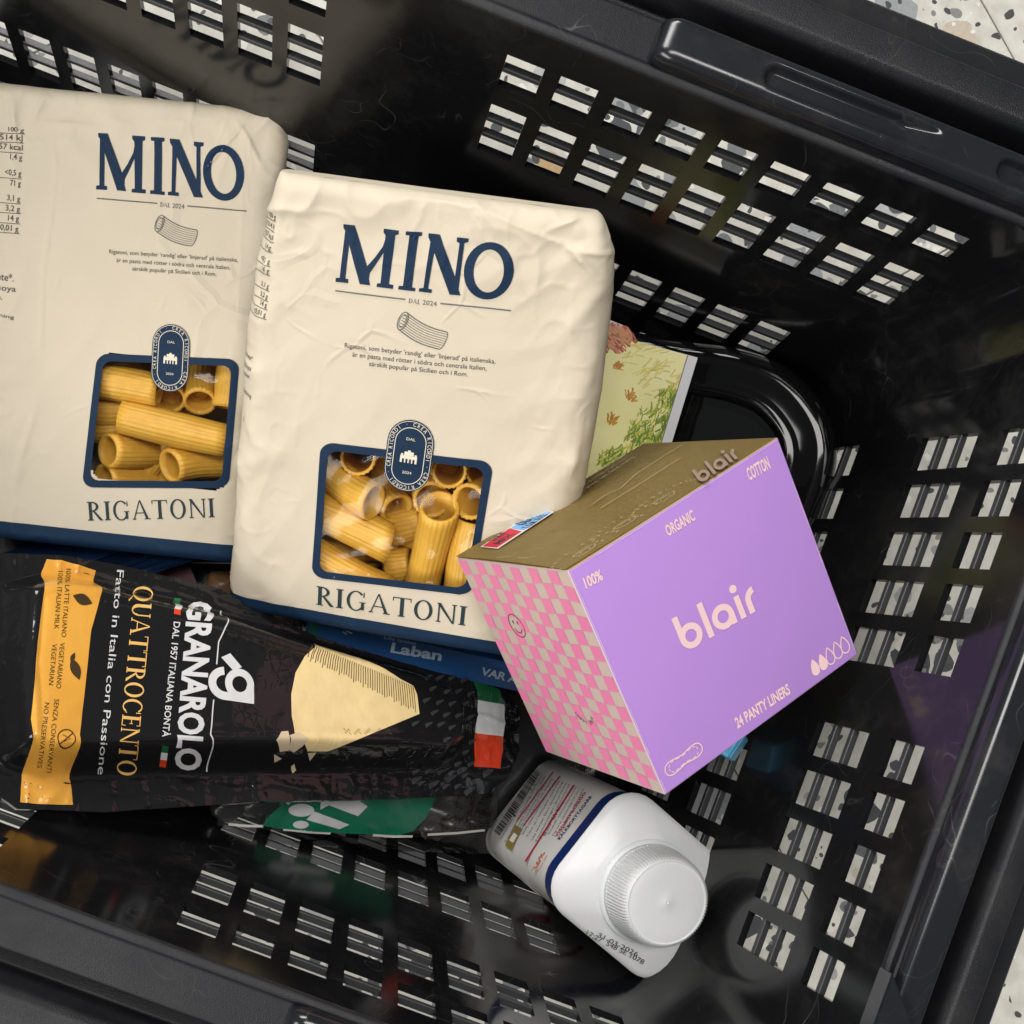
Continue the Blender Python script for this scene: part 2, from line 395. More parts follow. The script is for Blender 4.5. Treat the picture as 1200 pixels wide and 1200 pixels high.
class Print:
    def __init__(s, surf, lift=.022): s.S = surf; s.L = lift; s.items = []; s.k = 0
    def add(s, v, f, dl=None):
        s.k += 1
        s.items.append((np.asarray(v, float).reshape(-1, 2), f, s.L + (s.k % 7) * .0012 if dl is None else s.L + dl)); return s
    def uv(s, *pts): return s.add(pts, [tuple(range(len(pts)))])
    def px(s, *pts): return s.uv(*[s.S.inv(*p) for p in pts])
    def frame(s, p0, p1, h):
        a = A3(s.S.inv(*p0)); b = A3(s.S.inv(*p1)); d = A3(p1) - A3(p0); n = unit(np.array([d[1], -d[0]]))
        X = b - a
        if isinstance(h, (tuple, list)): Y = A3(s.S.inv(*h)) - a
        else:
            hh = np.linalg.norm(A3(s.S.inv(*(A3(p0) + n * h))) - a); Y = hh * unit(np.array([-X[1], X[0]]))
        return a, X, Y
    def text(s, t, p0, p1, h, bold=0.0, mid=True):
        """lettering whose baseline runs from pixel p0 to p1, cap height h pixels"""
        v, f = font2d(t, bold)
        if not len(v): return s
        x0, x1 = v[:, 0].min(), v[:, 0].max()
        if hasattr(s.S, 'invN') and s.S.curved:
            d = A3(p1) - A3(p0); n = unit(np.array([d[1], -d[0]])); q = A3(p0) + (v[:, :1] - x0) / (x1 - x0) * d + v[:, 1:] / cap_height() * h * n
            return s.add(np.stack(s.S.invN(q[:, 0], q[:, 1]), 1), f, 0.003)
        a, X, Y = s.frame(p0, p1, h)
        q = a + ((v[:, :1] - x0) / (x1 - x0)) * X + (v[:, 1:] / cap_height()) * Y
        return s.add(q, f, 0.003)
    def textuv(s, t, a, b, h, bold=0.0):
        v, f = font2d(t, bold)
        if not len(v): return s
        a = A3(a); X = A3(b) - a; Y = h * unit(np.array([-X[1], X[0]])); x0, x1 = v[:, 0].min(), v[:, 0].max()
        return s.add(a + ((v[:, :1] - x0) / (x1 - x0)) * X + (v[:, 1:] / cap_height()) * Y, f, 0.003)
    def serif(s, t, p0, p1, h, track=.04):
        L, w = serif2d(t, track)
        if hasattr(s.S, 'invN') and s.S.curved:
            d = A3(p1) - A3(p0); n = unit(np.array([d[1], -d[0]]))
            for v, f in L:
                q = A3(p0) + v[:, :1] / w * d + v[:, 1:] * h * n; s.add(np.stack(s.S.invN(q[:, 0], q[:, 1]), 1), f)
            return s
        a, X, Y = s.frame(p0, p1, h)
        for v, f in L: s.add(a + v[:, :1] / w * X + v[:, 1:] * Y, f)
        return s
    def line(s, pts, wd, isuv=False):
        P = [A3(p) if isuv else A3(s.S.inv(*p)) for p in pts]
        V = []; Fc = []
        for i, p in enumerate(P):
            d = unit(P[min(i + 1, len(P) - 1)] - P[max(i - 1, 0)]); n = np.array([-d[1], d[0]]) * wd / 2
            V += [p + n, p - n]
        for i in range(len(P) - 1): Fc.append((2 * i + 1, 2 * i + 3, 2 * i + 2, 2 * i))
        return s.add(V, Fc)
    def ring(s, c, r, w, n=28, a0=0, a1=2 * math.pi, ry=None):
        ry = ry or r
        v, f = ring_poly(c[0], c[1], r, ry, r - w, ry - w, n, a0, a1); return s.add(v, f)
    def disc(s, c, rx, ry=None, n=20, rot=0):
        ry = ry or rx; A = np.linspace(0, 2 * math.pi, n, endpoint=False)
        P = np.stack([rx * np.cos(A), ry * np.sin(A)], 1); cr, sr = math.cos(rot), math.sin(rot)
        return s.uv(*(P @ np.array([[cr, sr], [-sr, cr]]) + A3(c)))
    def build(s, name, m, parent, sub=None):
        bm = bmesh.new(); lay = bm.verts.layers.float.new('l')
        for v, f, l in s.items:
            vs = []
            for p in v:
                q = bm.verts.new((p[0], p[1], 0)); q[lay] = l; vs.append(q)
            for g in f:
                if len(set(g)) < 3: continue
                try: bm.faces.new([vs[i] for i in g])
                except ValueError: pass
        bmesh.ops.triangulate(bm, faces=bm.faces[:], ngon_method='EAR_CLIP')
        sub = sub if sub is not None else (0.14 if s.S.curved else 0)
        if sub:
            for _ in range(6):
                E = [e for e in bm.edges if (e.verts[0].co - e.verts[1].co).length > sub]
                if not E: break
                bmesh.ops.subdivide_edges(bm, edges=E, cuts=1)
                bmesh.ops.triangulate(bm, faces=[q for q in bm.faces if len(q.verts) > 3])
        bmesh.ops.recalc_face_normals(bm, faces=bm.faces[:])
        n = len(bm.verts); uvl = np.array([(v.co.x, v.co.y, v[lay]) for v in bm.verts]).reshape(-1, 3)
        P = s.S.at(uvl[:, 0], uvl[:, 1], uvl[:, 2])
        bm.verts.index_update()
        fc = []
        for f in bm.faces:
            ix = [v.index for v in f.verts]
            a, b, c = uvl[ix[0]], uvl[ix[1]], uvl[ix[2]]
            if (b[0] - a[0]) * (c[1] - a[1]) - (b[1] - a[1]) * (c[0] - a[0]) < 0: ix = ix[::-1]
            fc.append(ix)
        bm.free()
        return mesh_obj(name, P, fc, m, parent, smooth=s.S.curved)

# ------------------------------------------------------------------ the shop floor
floor_root = bpy.data.objects.new('floor', None); COL.objects.link(floor_root)
floor_root['kind'] = 'structure'; ROOTLOC[floor_root] = A3((0, 0, -GZ))
def floor_px(u, v):
    r = ray(u, v); return CAM + r * ((-GZ - CAM[2]) / r[2])
ja, jb = floor_px(1150, 0), floor_px(1192, 75)
jd = unit((jb - ja) * A3((1, 1, 0))); jn = np.array([jd[1], -jd[0], 0.0])
TS = 30.0
tfr = Fr(ja - jd * 20.0, jd, np.cross((0, 0, 1), jd))
mesh_obj('grout_bed', [tfr.at(u, v, -.12) for u, v in ((-400, -400), (400, -400), (400, 400), (-400, 400))], [(0, 1, 2, 3)], M['grout'], floor_root)
tile_mesh = None
for i in range(-6, 7):
    for j in range(-6, 7):
        c = tfr.at((i + .5) * TS, (j + .5) * TS)
        if tile_mesh is None:
            t0 = Fr((0, 0, 0), jd, np.cross((0, 0, 1), jd))
            bm = box_bm(t0, -TS / 2 + .04, TS / 2 - .04, -TS / 2 + .04, TS / 2 - .04, -.8, 0, .03, 1)
            o = bm_obj('tile', bm, M['terrazzo'], floor_root)
            o.data.transform(Matrix.Translation((0, 0, -GZ * CM)))
            tile_mesh = o.data
        else:
            o = bpy.data.objects.new('tile', tile_mesh); COL.objects.link(o); o.parent = floor_root
        o.location = Vector((c[0], c[1], 0)) * CM
# ------------------------------------------------------------------ the basket
basket = thing('shopping_basket', (1.285, 0, -GZ), 'black plastic shopping basket with slotted sides and folded handle on terrazzo floor', 'basket')
BX = 1.285
def hx(z): return 23.94 + .2223 * z
def hy(z): return 15.0 + .1509 * z
def rcorner(z): return np.maximum(3.2 + .12 * z, 1.3)
PITCH = 1.9; CW = .66
LROWS = [(.8, -1.03, range(2, 11), 2), (-2.13, -5.19, range(2, 11), 3), (-9.4, -12.5, range(2, 10), 3), (-14.3, -17.3, range(2, 10), 3)]
RROWS = [(.8, -1.03, range(1, 6), 2), (-2.13, -5.19, range(1, 6), 3), (-9.0, -11.9, range(2, 6), 3), (-13.6, -16.6, range(2, 6), 3)]
def wall_cells():
    """wall code, column centre, z top, z bottom, slots"""
    out = []
    for sgn in (1, -1):
        for (a, b, ks, n) in LROWS:
            for k in ks:
                for q in (1, -1): out.append(('Y', sgn, q * k * PITCH, a, b, n))
        for (a, b, ks, n) in RROWS:
            for k in ks:
                for q in (1, -1): out.append(('X', sgn, q * k * PITCH, a, b, n))
    return out
CELLS = wall_cells()
def build_shell():
    zs = [2.35, 1.9, .8, -.1, -1.03, -2.13, -3.6, -5.19, -7, -9.0, -9.4, -11.9, -12.5, -13.6, -14.3, -16.6, -17.3]
    ex = sorted([k * PITCH + q * CW for k in range(2, 11) for q in (-1, 1)]); XS = sorted([-x for x in ex] + [0] + ex)
    ey = sorted([k * PITCH + q * CW for k in range(1, 6) for q in (-1, 1)]); YS = sorted([-y for y in ey] + [0] + ey)
    NA = 8
    def loop(z, inset=0.0, grow=0.0):
        X = hx(z) - inset + grow; Y = hy(z) - inset + grow; r = max(float(rcorner(z)) - inset * .5, .8)
        P = []
        def clampseq(S, lim): 
            n = len(S); return [max(-lim + .01 * i, min(lim - .01 * (n - 1 - i), s)) for i, s in enumerate(S)]
        xs = clampseq(XS, X - r); ys = clampseq(YS, Y - r)
        for (sx, sy, seq) in ((1, 1, 'top'), (-1, 1, 'left'), (-1, -1, 'bot'), (1, -1, 'right')):
            # corner arc then the straight that follows, counter-clockwise starting at the +x/+y corner
            k = {'top': 0, 'left': 1, 'bot': 2, 'right': 3}[seq]
            for i in range(NA + 1):
                a = math.pi / 2 * (k + i / NA)
                P.append((BX + sx * (X - r) + r * math.cos(a), sy * (Y - r) + r * math.sin(a), z))
            if seq == 'top': P += [(BX + x, Y, z) for x in xs[::-1]]
            if seq == 'left': P += [(BX - X, y, z) for y in ys[::-1]]
            if seq == 'bot': P += [(BX + x, -Y, z) for x in xs]
            if seq == 'right': P += [(BX + X, y, z) for y in ys]
        return P
    loops = [loop(z) for z in zs]
    for th in (20, 40, 60, 78, 90):
        a = math.radians(th); l = loop(-17.4 - 1.5 * math.sin(a), 1.5 * (1 - math.cos(a)))
        loops.append(l)
    ninner = len(loops)
    n = len(loops[0])
    TH = .26
    outer = [loop(z, 0, TH) for z in zs]
    for th in (20, 40, 60, 78, 90):
        a = math.radians(th); l = loop(-17.4 - 1.75 * math.sin(a), 1.5 * (1 - math.cos(a)), TH); outer.append(l)
    V = [p for l in loops for p in l] + [p for l in outer for p in l]
    off = ninner * n
    holes = set()
    lo = (NA + 1)
    nx, ny = len(XS), len(YS)
    st = {'top': lo, 'left': lo + nx + lo, 'bot': lo + nx + lo + ny + lo, 'right': lo + nx + lo + ny + lo + nx + lo}
    def col(seq, val, S):
        i = min(range(len(S) - 1), key=lambda i: abs((S[i] + S[i + 1]) / 2 - val))
        if seq in ('top', 'left'): return st[seq] + (len(S) - 2 - i)
        return st[seq] + i
    for (w, sg, c, a, b, ns) in CELLS:
        j0 = zs.index(a); j1 = zs.index(b)
        if w == 'Y': ii = col('top' if sg > 0 else 'bot', c, XS)
        else: ii = col('right' if sg > 0 else 'left', c, YS)
        for j in range(j0, j1): holes.add((ii, j))
    Fc = []
    for j in range(ninner - 1):
        for i in range(n):
            i2 = (i + 1) % n
            if (i, j) in holes:
                for (a, b, nb) in (((i, j), (i2, j), (i, j - 1)), ((i2, j + 1), (i, j + 1), (i, j + 1)), ((i, j + 1), (i, j), ((i - 1) % n, j)), ((i2, j), (i2, j + 1), (i2, j))):
                    if nb in holes: continue
                    pa = a[1] * n + a[0]; pb = b[1] * n + b[0]
                    Fc.append((pa, pb, pb + off, pa + off))
                continue
            q = (j * n + i, j * n + i2, (j + 1) * n + i2, (j + 1) * n + i)
            Fc.append(q)
            Fc.append(tuple(x + off for x in q[::-1]))
    Fc.append(tuple(range((ninner - 1) * n, ninner * n)))
    Fc.append(tuple(off + x for x in range((ninner - 1) * n, ninner * n))[::-1])
    for i in range(n):
        i2 = (i + 1) % n; Fc.append((i2, i, i + off, i2 + off))
    bm = bmesh.new(); vs = [bm.verts.new(p) for p in V]
    for f in Fc:
        if len(set(f)) == len(f):
            try: bm.faces.new([vs[x] for x in f])
            except ValueError: pass
    bmesh.ops.recalc_face_normals(bm, faces=bm.faces[:])
    return bm
o = bm_obj('body', build_shell(), M['shell'], basket); smooth_by_angle(o, 30)

# slats across every opening that the camera can reach
def in_view(P, m=60):
    p = proj(P); return -m < p[0] < 1200 + m and -m < p[1] < 1200 + m
slat_mesh = {}
for (w, sg, c, a, b, ns) in CELLS:
    z0 = (a + b) / 2
    mid = A3((BX + c, sg * hy(z0), z0)) if w == 'Y' else A3((BX + sg * hx(z0), c, z0))
    if not in_view(mid): continue
    slot = (a - b) / ns
    sl = .1509 if w == 'Y' else .2223
    for k in range(1, ns):
        z = a - k * slot
        pos = A3((BX + c, sg * (hy(z) + .02), z)) if w == 'Y' else A3((BX + sg * (hx(z) + .02), c, z))
        key = (w, sg)
        if key not in slat_mesh:
            if w == 'Y': f0 = Fr((0, 0, 0), (sg * 1.0, 0, 0), (0, sg * sl, 1))
            else: f0 = Fr((0, 0, 0), (0, -sg * 1.0, 0), (sg * sl, 0, 1))
            bm = bmesh.new()
            # a lip standing at the wall face with a ledge running outwards behind it; w points inwards
            prof = [(-.10, -.012), (.08, -.012), (.10, -.04), (.09, -.27), (-.03, -.27), (-.10, -.10)]
            s_ = 1 if (f0.ez @ A3((0, sg, 0) if w == 'Y' else (sg, 0, 0))) < 0 else -1
            A_ = [bm.verts.new(f0.at(-CW + .003, p, s_ * q)) for p, q in prof]; B_ = [bm.verts.new(f0.at(CW - .003, p, s_ * q)) for p, q in prof]
            m_ = len(prof)
            for i in range(m_): bm.faces.new((A_[i], A_[(i + 1) % m_], B_[(i + 1) % m_], B_[i]))
            bm.faces.new(A_[::-1]); bm.faces.new(B_)
            bmesh.ops.recalc_face_normals(bm, faces=bm.faces[:])
            o = bm_obj('slat', bm, M['slat'], basket)
            o.data.transform(Matrix.Translation(Vector(base_of(basket)) * CM))
            slat_mesh[key] = o.data
        else:
            o = bpy.data.objects.new('slat', slat_mesh[key]); COL.objects.link(o); o.parent = basket
        o.location = Vector(pos - base_of(basket)) * CM

# rim: one profile carried round the rounded rectangle
def rim_path(z=2.3, step=1.2):
    X, Y, r = hx(z), hy(z), 4.2
    P = []
    for k, (sx, sy) in enumerate(((1, 1), (-1, 1), (-1, -1), (1, -1))):
        for i in range(13):
            a = math.pi / 2 * (k + i / 12)
            kx = .80
            P.append(((BX + sx * (X - r) + r * math.cos(a), sy * (Y - r) + r * math.sin(a)), (kx * math.cos(a), math.sin(a))))
    # straights
    out = []
    for i in range(len(P)):
        a, b = P[i], P[(i + 1) % len(P)]; out.append(a)
        L = math.hypot(b[0][0] - a[0][0], b[0][1] - a[0][1])
        for k in range(1, int(L / step)):
            t = k / int(L / step)
            out.append(((a[0][0] + (b[0][0] - a[0][0]) * t, a[0][1] + (b[0][1] - a[0][1]) * t), (a[1][0] + (b[1][0] - a[1][0]) * t, a[1][1] + (b[1][1] - a[1][1]) * t)))
    return out
def sweep(name, path, prof, m, parent, closed_prof=True, ang=35):
    V = []; n = len(prof)
    for (p, nn) in path:
        for (o_, z) in prof: V.append((p[0] + nn[0] * o_, p[1] + nn[1] * o_, z))
    Fc = []; N = len(path)
    for i in range(N):
        for j in range(n if closed_prof else n - 1):
            Fc.append((i * n + j, i * n + (j + 1) % n, ((i + 1) % N) * n + (j + 1) % n, ((i + 1) % N) * n + j))
    bm = bmesh.new(); vs = [bm.verts.new(v) for v in V]
    for f in Fc: bm.faces.new([vs[x] for x in f])
    bmesh.ops.recalc_face_normals(bm, faces=bm.faces[:])
    o = bm_obj(name, bm, m, parent); return smooth_by_angle(o, ang)
def rounded(prof, r=.12, n=3):
    """round the corners of an open profile"""
    out = [prof[0]]
    for i in range(1, len(prof) - 1):
        p = A3(prof[i]); a = A3(prof[i - 1]) - p; b = A3(prof[i + 1]) - p
        la, lb = np.linalg.norm(a), np.linalg.norm(b); q = min(r, la * .45, lb * .45)
        A_, B_ = p + a / la * q, p + b / lb * q
        for k in range(n + 1):
            t = k / n; out.append(tuple((1 - t) ** 2 * A_ + 2 * t * (1 - t) * p + t * t * B_))
    out.append(prof[-1]); return out
RP = rim_path()
inner_prof = rounded([(.02, 1.95), (.02, 2.50), (.30, 2.58), (.42, 2.42), (1.95, 2.22), (2.02, 1.05), (2.75, .98), (2.9, 2.35), (3.15, 2.62), (4.15, 2.58), (4.32, 2.15), (5.25, 1.95), (5.4, 1.75), (5.42, .2), (5.25, .2), (5.2, 1.5), (4.2, 1.8), (3.0, 2.2), (2.75, .7), (1.9, .8), (1.7, 1.9), (.27, 2.0)], .11)
sweep('rim', RP, inner_prof, M['rim'], basket)

# folded handle: two arms along the long sides joined by a grip across the right end
def build_handle():
    X, Y, r = hx(2.3), hy(2.3), 4.2
    path = []
    x0 = BX + 7.35
    xs = np.arange(x0, BX + X - r, .09)
    for x in xs: path.append((x, Y, 0, 1, x - x0))
    for i in range(1, 13):
        a = math.pi / 2 * (1 - i / 12); kx = .8
        path.append((BX + X - r + r * math.cos(a), Y - r + r * math.sin(a), kx * math.cos(a), math.sin(a), path[-1][4] + .55))
    half = Y - r
    for y in np.arange(Y - r - .25, -(Y - r), -.25): path.append((BX + X, y, .8, 0, path[-1][4] + .25))
    for i in range(0, 13):
        a = -math.pi / 2 * (i / 12)
        path.append((BX + X - r + r * math.cos(a), -(Y - r) + r * math.sin(a), .8 * math.cos(a), math.sin(a), path[-1][4] + .55))
    for x in xs[::-1]: path.append((x, -Y, 0, -1, path[-1][4] + .09))
    N = len(path); tot = path[-1][4]
    Q = []
    for k in range(0, 7):
        a = math.pi / 2 * (1 - k / 6); Q.append((-.42 - .42 * math.sin(a) + 0, -.42 * (1 - math.cos(a))))   # inner rounded shoulder
    lat = [(.30, 2.30), (.30, 2.95)] + [(.30 + .35 * (1 - math.cos(t)), 2.95 + .35 * math.sin(t)) for t in np.linspace(.25, math.pi / 2, 5)] + [(q, 3.30) for q in np.linspace(.70, 1.54, 25)] + [(1.55 + .25 * math.sin(t), 3.05 + .25 * math.cos(t)) for t in np.linspace(.2, math.pi / 2, 5)] + [(1.80, 2.30)]
    V = []
    for (x, y, nx, ny, s) in path:
        e = min(s, tot - s)
        taper = math.sqrt(max(0.0, 1 - max(0, (.7 - e) / .7) ** 2)) if e < .7 else 1
        for (q, z) in lat:
            qq = 1.05 + (q - 1.05) * (.62 + .38 * taper); zz = 2.30 + (z - 2.30) * (.45 + .55 * taper)
            if z > 3.2:
                for (a, b) in ((3.6, 9.5), (11.5, 16.5)):
                    d = rrect_sdf(e - (a + b) / 2, q - 1.08, (b - a) / 2, .34, .3)
                    zz -= .30 * float(sstep(.08, -.12, d)) * min(1.0, max(0.0, (b - e) / 1.1))
            V.append((x + nx * qq, y + ny * qq, zz))
    n = len(lat); Fc = []
    for i in range(N - 1):
        for j in range(n - 1): Fc.append((i * n + j, i * n + j + 1, (i + 1) * n + j + 1, (i + 1) * n + j))
    Fc.append(tuple(range(n))); Fc.append(tuple(range((N - 1) * n, N * n))[::-1])
    bm = bmesh.new(); vs = [bm.verts.new(v) for v in V]
    for f in Fc: bm.faces.new([vs[x] for x in f])
    bmesh.ops.recalc_face_normals(bm, faces=bm.faces[:])
    return bm
o = bm_obj('folded_handle', build_handle(), M['handle'], basket); smooth_by_angle(o, 85)
# grip insert on the right end: a raised plate with an angled end
gx = BX + hx(2.3)
gf = Fr((gx, 0, 2.9), (0, -1, 0), (1, 0, 0))
bm = bmesh.new()
pl = [(8.3, -.16), (9.6, .98), (12.4, .98), (12.4, -.16)]
lo_ = [bm.verts.new(gf.at(u, v, -.3)) for u, v in pl]; hi_ = [bm.verts.new(gf.at(u, v, .62)) for u, v in pl]
for i in range(len(pl)): bm.faces.new((lo_[i], lo_[(i + 1) % len(pl)], hi_[(i + 1) % len(pl)], hi_[i]))
bm.faces.new(hi_); bm.faces.new(lo_[::-1]); bmesh.ops.recalc_face_normals(bm, faces=bm.faces[:])
bmesh.ops.bevel(bm, geom=bm.edges[:], offset=.05, segments=2, affect='EDGES')
bm_obj('handle_catch', bm, M['handle'], basket)
for sx in (-1, 1):
    for sy in (-1, 1):
        f0 = Fr((BX + sx * 15, sy * 8, -GZ), (1, 0, 0), (0, 1, 0))
        bm_obj('foot', box_bm(f0, -1.6, 1.6, -1.6, 1.6, 0, .76, .15), M['rim'], basket)

# ------------------------------------------------------------------ pasta bags
class Bag:
    curved = True
    def __init__(s, fr, v0, v1, left, right, D, r, seed, creases, crumple=.2, tilt_end=0):
        s.f = fr; s.v0, s.v1 = v0, v1; s.D, s.r = D, r; s.seed = seed; s.cr = creases; s.crumple = crumple
        s.lv, s.lu = zip(*sorted(left)); s.rv, s.ru = zip(*sorted(right))
        s.reb, s.ret = .4, .55
    def half(s, v):
        return -np.interp(v, s.lv, s.lu), np.interp(v, s.rv, s.ru)
    def depth(s, v): return s.D * (1 - .70 * sstep(s.v1 - 7.0, s.v1 - .3, v))
    def inset(s, v):
        i = np.zeros_like(v)
        b = np.clip(s.reb - (v - s.v0), 0, s.reb); i = i + s.reb - np.sqrt(np.maximum(s.reb ** 2 - b ** 2, 0))
        t = np.clip(s.ret - (s.v1 - v), 0, s.ret); i = i + (s.ret - np.sqrt(np.maximum(s.ret ** 2 - t ** 2, 0)))
        return i
    def disp(s, x, v):
        d = .05 * fbm(x * .18, v * .16, s.seed)
        top = sstep(s.v1 - 4.5, s.v1 - .6, v); bot = sstep(s.v0 + 2.2, s.v0, v)
        aL, aR = s.half(v)
        edge = sstep(.45, 1.0, np.where(x > 0, x / aR, -x / aL))
        rid = 1 - np.abs(fbm(x * .42 + 3, v * .30, s.seed + 9, 2)) * 2.1
        rid2 = 1 - np.abs(fbm(x * .9, v * .8 + 7, s.seed + 21, 2)) * 1.8
        side = 1 - .75 * sstep(.92, 1.15, np.where(x > 0, x / aR, -x / aL))
        d = d + side * (np.maximum(rid, 0) ** 3 * .07 + np.maximum(rid2, 0) ** 4 * .03) * (.04 + .9 * edge) + side * s.crumple * (np.maximum(rid, 0) ** 2 * .8 + np.maximum(rid2, 0) ** 3 * .22 - .2) * np.maximum(top, bot * .25)
        d = d + .10 * (1 - (np.clip(x / 5, -1, 1)) ** 2) - .05
        for q, (fx, fv, ph) in enumerate(((.33, .21, .4), (-.24, .38, 1.7), (.52, -.30, 2.9))):
            w_ = x * fx + v * fv + ph + .35 * fbm(x * .25, v * .25, s.seed + 40 + q, 2); w_ = np.abs(w_ - np.round(w_))
            d = d + side * (.25 + .75 * np.maximum(edge, top)) * (.09, .08, .06)[q] * (np.maximum(.30 - w_, 0) / .30) * np.clip(fbm(x * .3, v * .3, s.seed + 70 + q, 2) + .25, 0, 1)
        for (p, q, amp, wd, side) in s.cr:
            dist, t, sg = segdist(x, v, p, q)
            fall = np.sin(np.pi * np.clip(t, .04, .96)) ** .5
            d = d + amp * .8 * fall * np.exp(-dist / (wd * .45)) * (1 + .6 * side * np.sign(sg) * (1 - np.exp(-dist / (wd * .3))))
        return d
    def pos(s, x, v):
        """x: arc length round the bag from the middle of its front"""
        x, v = np.broadcast_arrays(np.asarray(x, float), np.asarray(v, float))
        i = s.inset(v); aL, aR = s.half(v); aL = aL - i * .35; aR = aR - i * .35; Dv = s.depth(v); r = np.maximum(np.minimum(s.r, Dv * .45) - i * .8, .25); D = Dv - 2 * i
        sg = np.where(x >= 0, 1.0, -1.0); a = np.where(x >= 0, aR, aL); X = np.abs(x)
        f = np.maximum(a - r, .1); q = r * math.pi / 2; sd = np.maximum(D - 2 * r, .05)
        th = np.clip((X - f) / r, 0, math.pi / 2); th2 = np.clip((X - f - q - sd) / r, 0, math.pi / 2)
        u = np.where(X < f, X, f + r * np.sin(th)); w = -r * (1 - np.cos(th)); nu = np.sin(th); nw = np.cos(th)
        m = X > f + q; w = np.where(m, -r - np.clip(X - f - q, 0, sd), w)
        m = X > f + q + sd
        u = np.where(m, f + r * np.cos(th2), u); w = np.where(m, -r - sd - r * np.sin(th2), w); nu = np.where(m, np.cos(th2), nu); nw = np.where(m, -np.sin(th2), nw)
        u = np.where(X > f + q + sd + q, np.maximum(f - (X - f - 2 * q - sd), 0), u)
        return u * sg, w - i, nu * sg, nw
    def at(s, x, v, lift=0.0, dscale=1.0):
        u, w, nu, nw = s.pos(x, v); d = s.disp(np.asarray(x, float), np.asarray(v, float)) * dscale + lift
        return s.f.at(u + nu * d, v, w + nw * d)
    def perim(s, v, side):
        i = float(s.inset(np.asarray(float(v)))); aL, aR = s.half(v); a = (aR if side > 0 else aL) - i * .35
        Dv = float(s.depth(np.asarray(float(v)))); r = max(min(s.r, Dv * .45) - i * .8, .25); D = Dv - 2 * i; return max(a - r, .1), r * math.pi / 2, max(D - 2 * r, .05)
    def inv(s, px, py):
        p = A3(s.f.inv(px, py, 0.1)); T = A3((px, py))
        for _ in range(12):
            P = proj(s.at(*p)); e = T - P
            if np.abs(e).max() < .05: break
            J = np.stack([(proj(s.at(p[0] + .02, p[1])) - P) / .02, (proj(s.at(p[0], p[1] + .02)) - P) / .02], 1)
            try: st = np.linalg.solve(J, e)
            except np.linalg.LinAlgError: break
            p = p + np.clip(st, -.6, .6)
        return p
    def build(s, parent, win, band):
        NF, NA, NS, NB = 150, 12, 16, 14
        vb = np.linspace(0, 1, 9); vb = s.v0 + s.reb * (1 - np.cos(vb * math.pi / 2))
        vt = s.v1 - s.ret * (1 - np.sin(np.linspace(0, 1, 14) * math.pi / 2))
        mid = np.linspace(s.v0 + s.reb, s.v1 - s.ret, int((s.v1 - s.v0) / .085))[1:-1]
        VV = np.concatenate([vb, mid, vt])
        rows = []
        for v in VV:
            fL, q, sd = s.perim(v, -1); fR, q2, sd2 = s.perim(v, 1)
            xs = np.concatenate([np.linspace(0, fR, NF // 2)[:-1], fR + q2 * np.linspace(0, 1, NA)[:-1], fR + q2 + sd2 * np.linspace(0, 1, NS)[:-1], fR + q2 + sd2 + q2 * np.linspace(0, 1, NA)[:-1], fR + 2 * q2 + sd2 + fR * np.linspace(0, 1, NB)])
            xl = np.concatenate([np.linspace(0, fL, NF // 2)[:-1], fL + q * np.linspace(0, 1, NA)[:-1], fL + q + sd * np.linspace(0, 1, NS)[:-1], fL + q + sd + q * np.linspace(0, 1, NA)[:-1], fL + 2 * q + sd + fL * np.linspace(0, 1, NB)])
            rows.append(np.concatenate([xs[:-1], -xl[::-1][:-1]]))
        X = np.array(rows); n = X.shape[1]; R = len(VV); V2 = np.repeat(VV[:, None], n, 1)
        P = s.at(X, V2).reshape(-1, 3)
        cx, cy, hx_, hy_, rr = win
        XN = np.roll(X, -1, 1); xm = (X[:-1] + XN[:-1]) / 2; vm = np.repeat(((VV[:-1] + VV[1:]) / 2)[:, None], n, 1)
        hole = (np.abs(xm) < 5.5) & (np.abs(X[:-1] - XN[:-1]) < 1) & (rrect_sdf(xm - cx, vm - cy, hx_, hy_, rr) < 0)
        jj, ii = np.nonzero(~hole); i2 = (ii + 1) % n
        Fc = np.stack([jj * n + ii, jj * n + i2, (jj + 1) * n + i2, (jj + 1) * n + ii], 1).tolist(); mi = (VV[jj + 1] < band).astype(int).tolist()
        Pn = list(P)
        for (j, col) in ((0, 1), (R - 1, 0)):
            c = P[j * n:(j + 1) * n].mean(0); base = j * n; ring = list(range(base, base + n))
            for sc in (.6, .2):
                st = len(Pn); Pn += [c + (P[base + k] - c) * sc + s.f.ey * (-.08 if j else .06) * (1 - sc) for k in range(n)]
                nr = list(range(st, st + n))
                for k in range(n):
                    q = (ring[k], ring[(k + 1) % n], nr[(k + 1) % n], nr[k]); Fc.append(q if j else q[::-1]); mi.append(col)
                ring = nr
            Fc.append(tuple(ring) if j else tuple(ring[::-1])); mi.append(col)
        return mesh_obj('paper_sack', np.array(Pn), Fc, [M['paper'], M['navy_paper']], parent, True, mi)

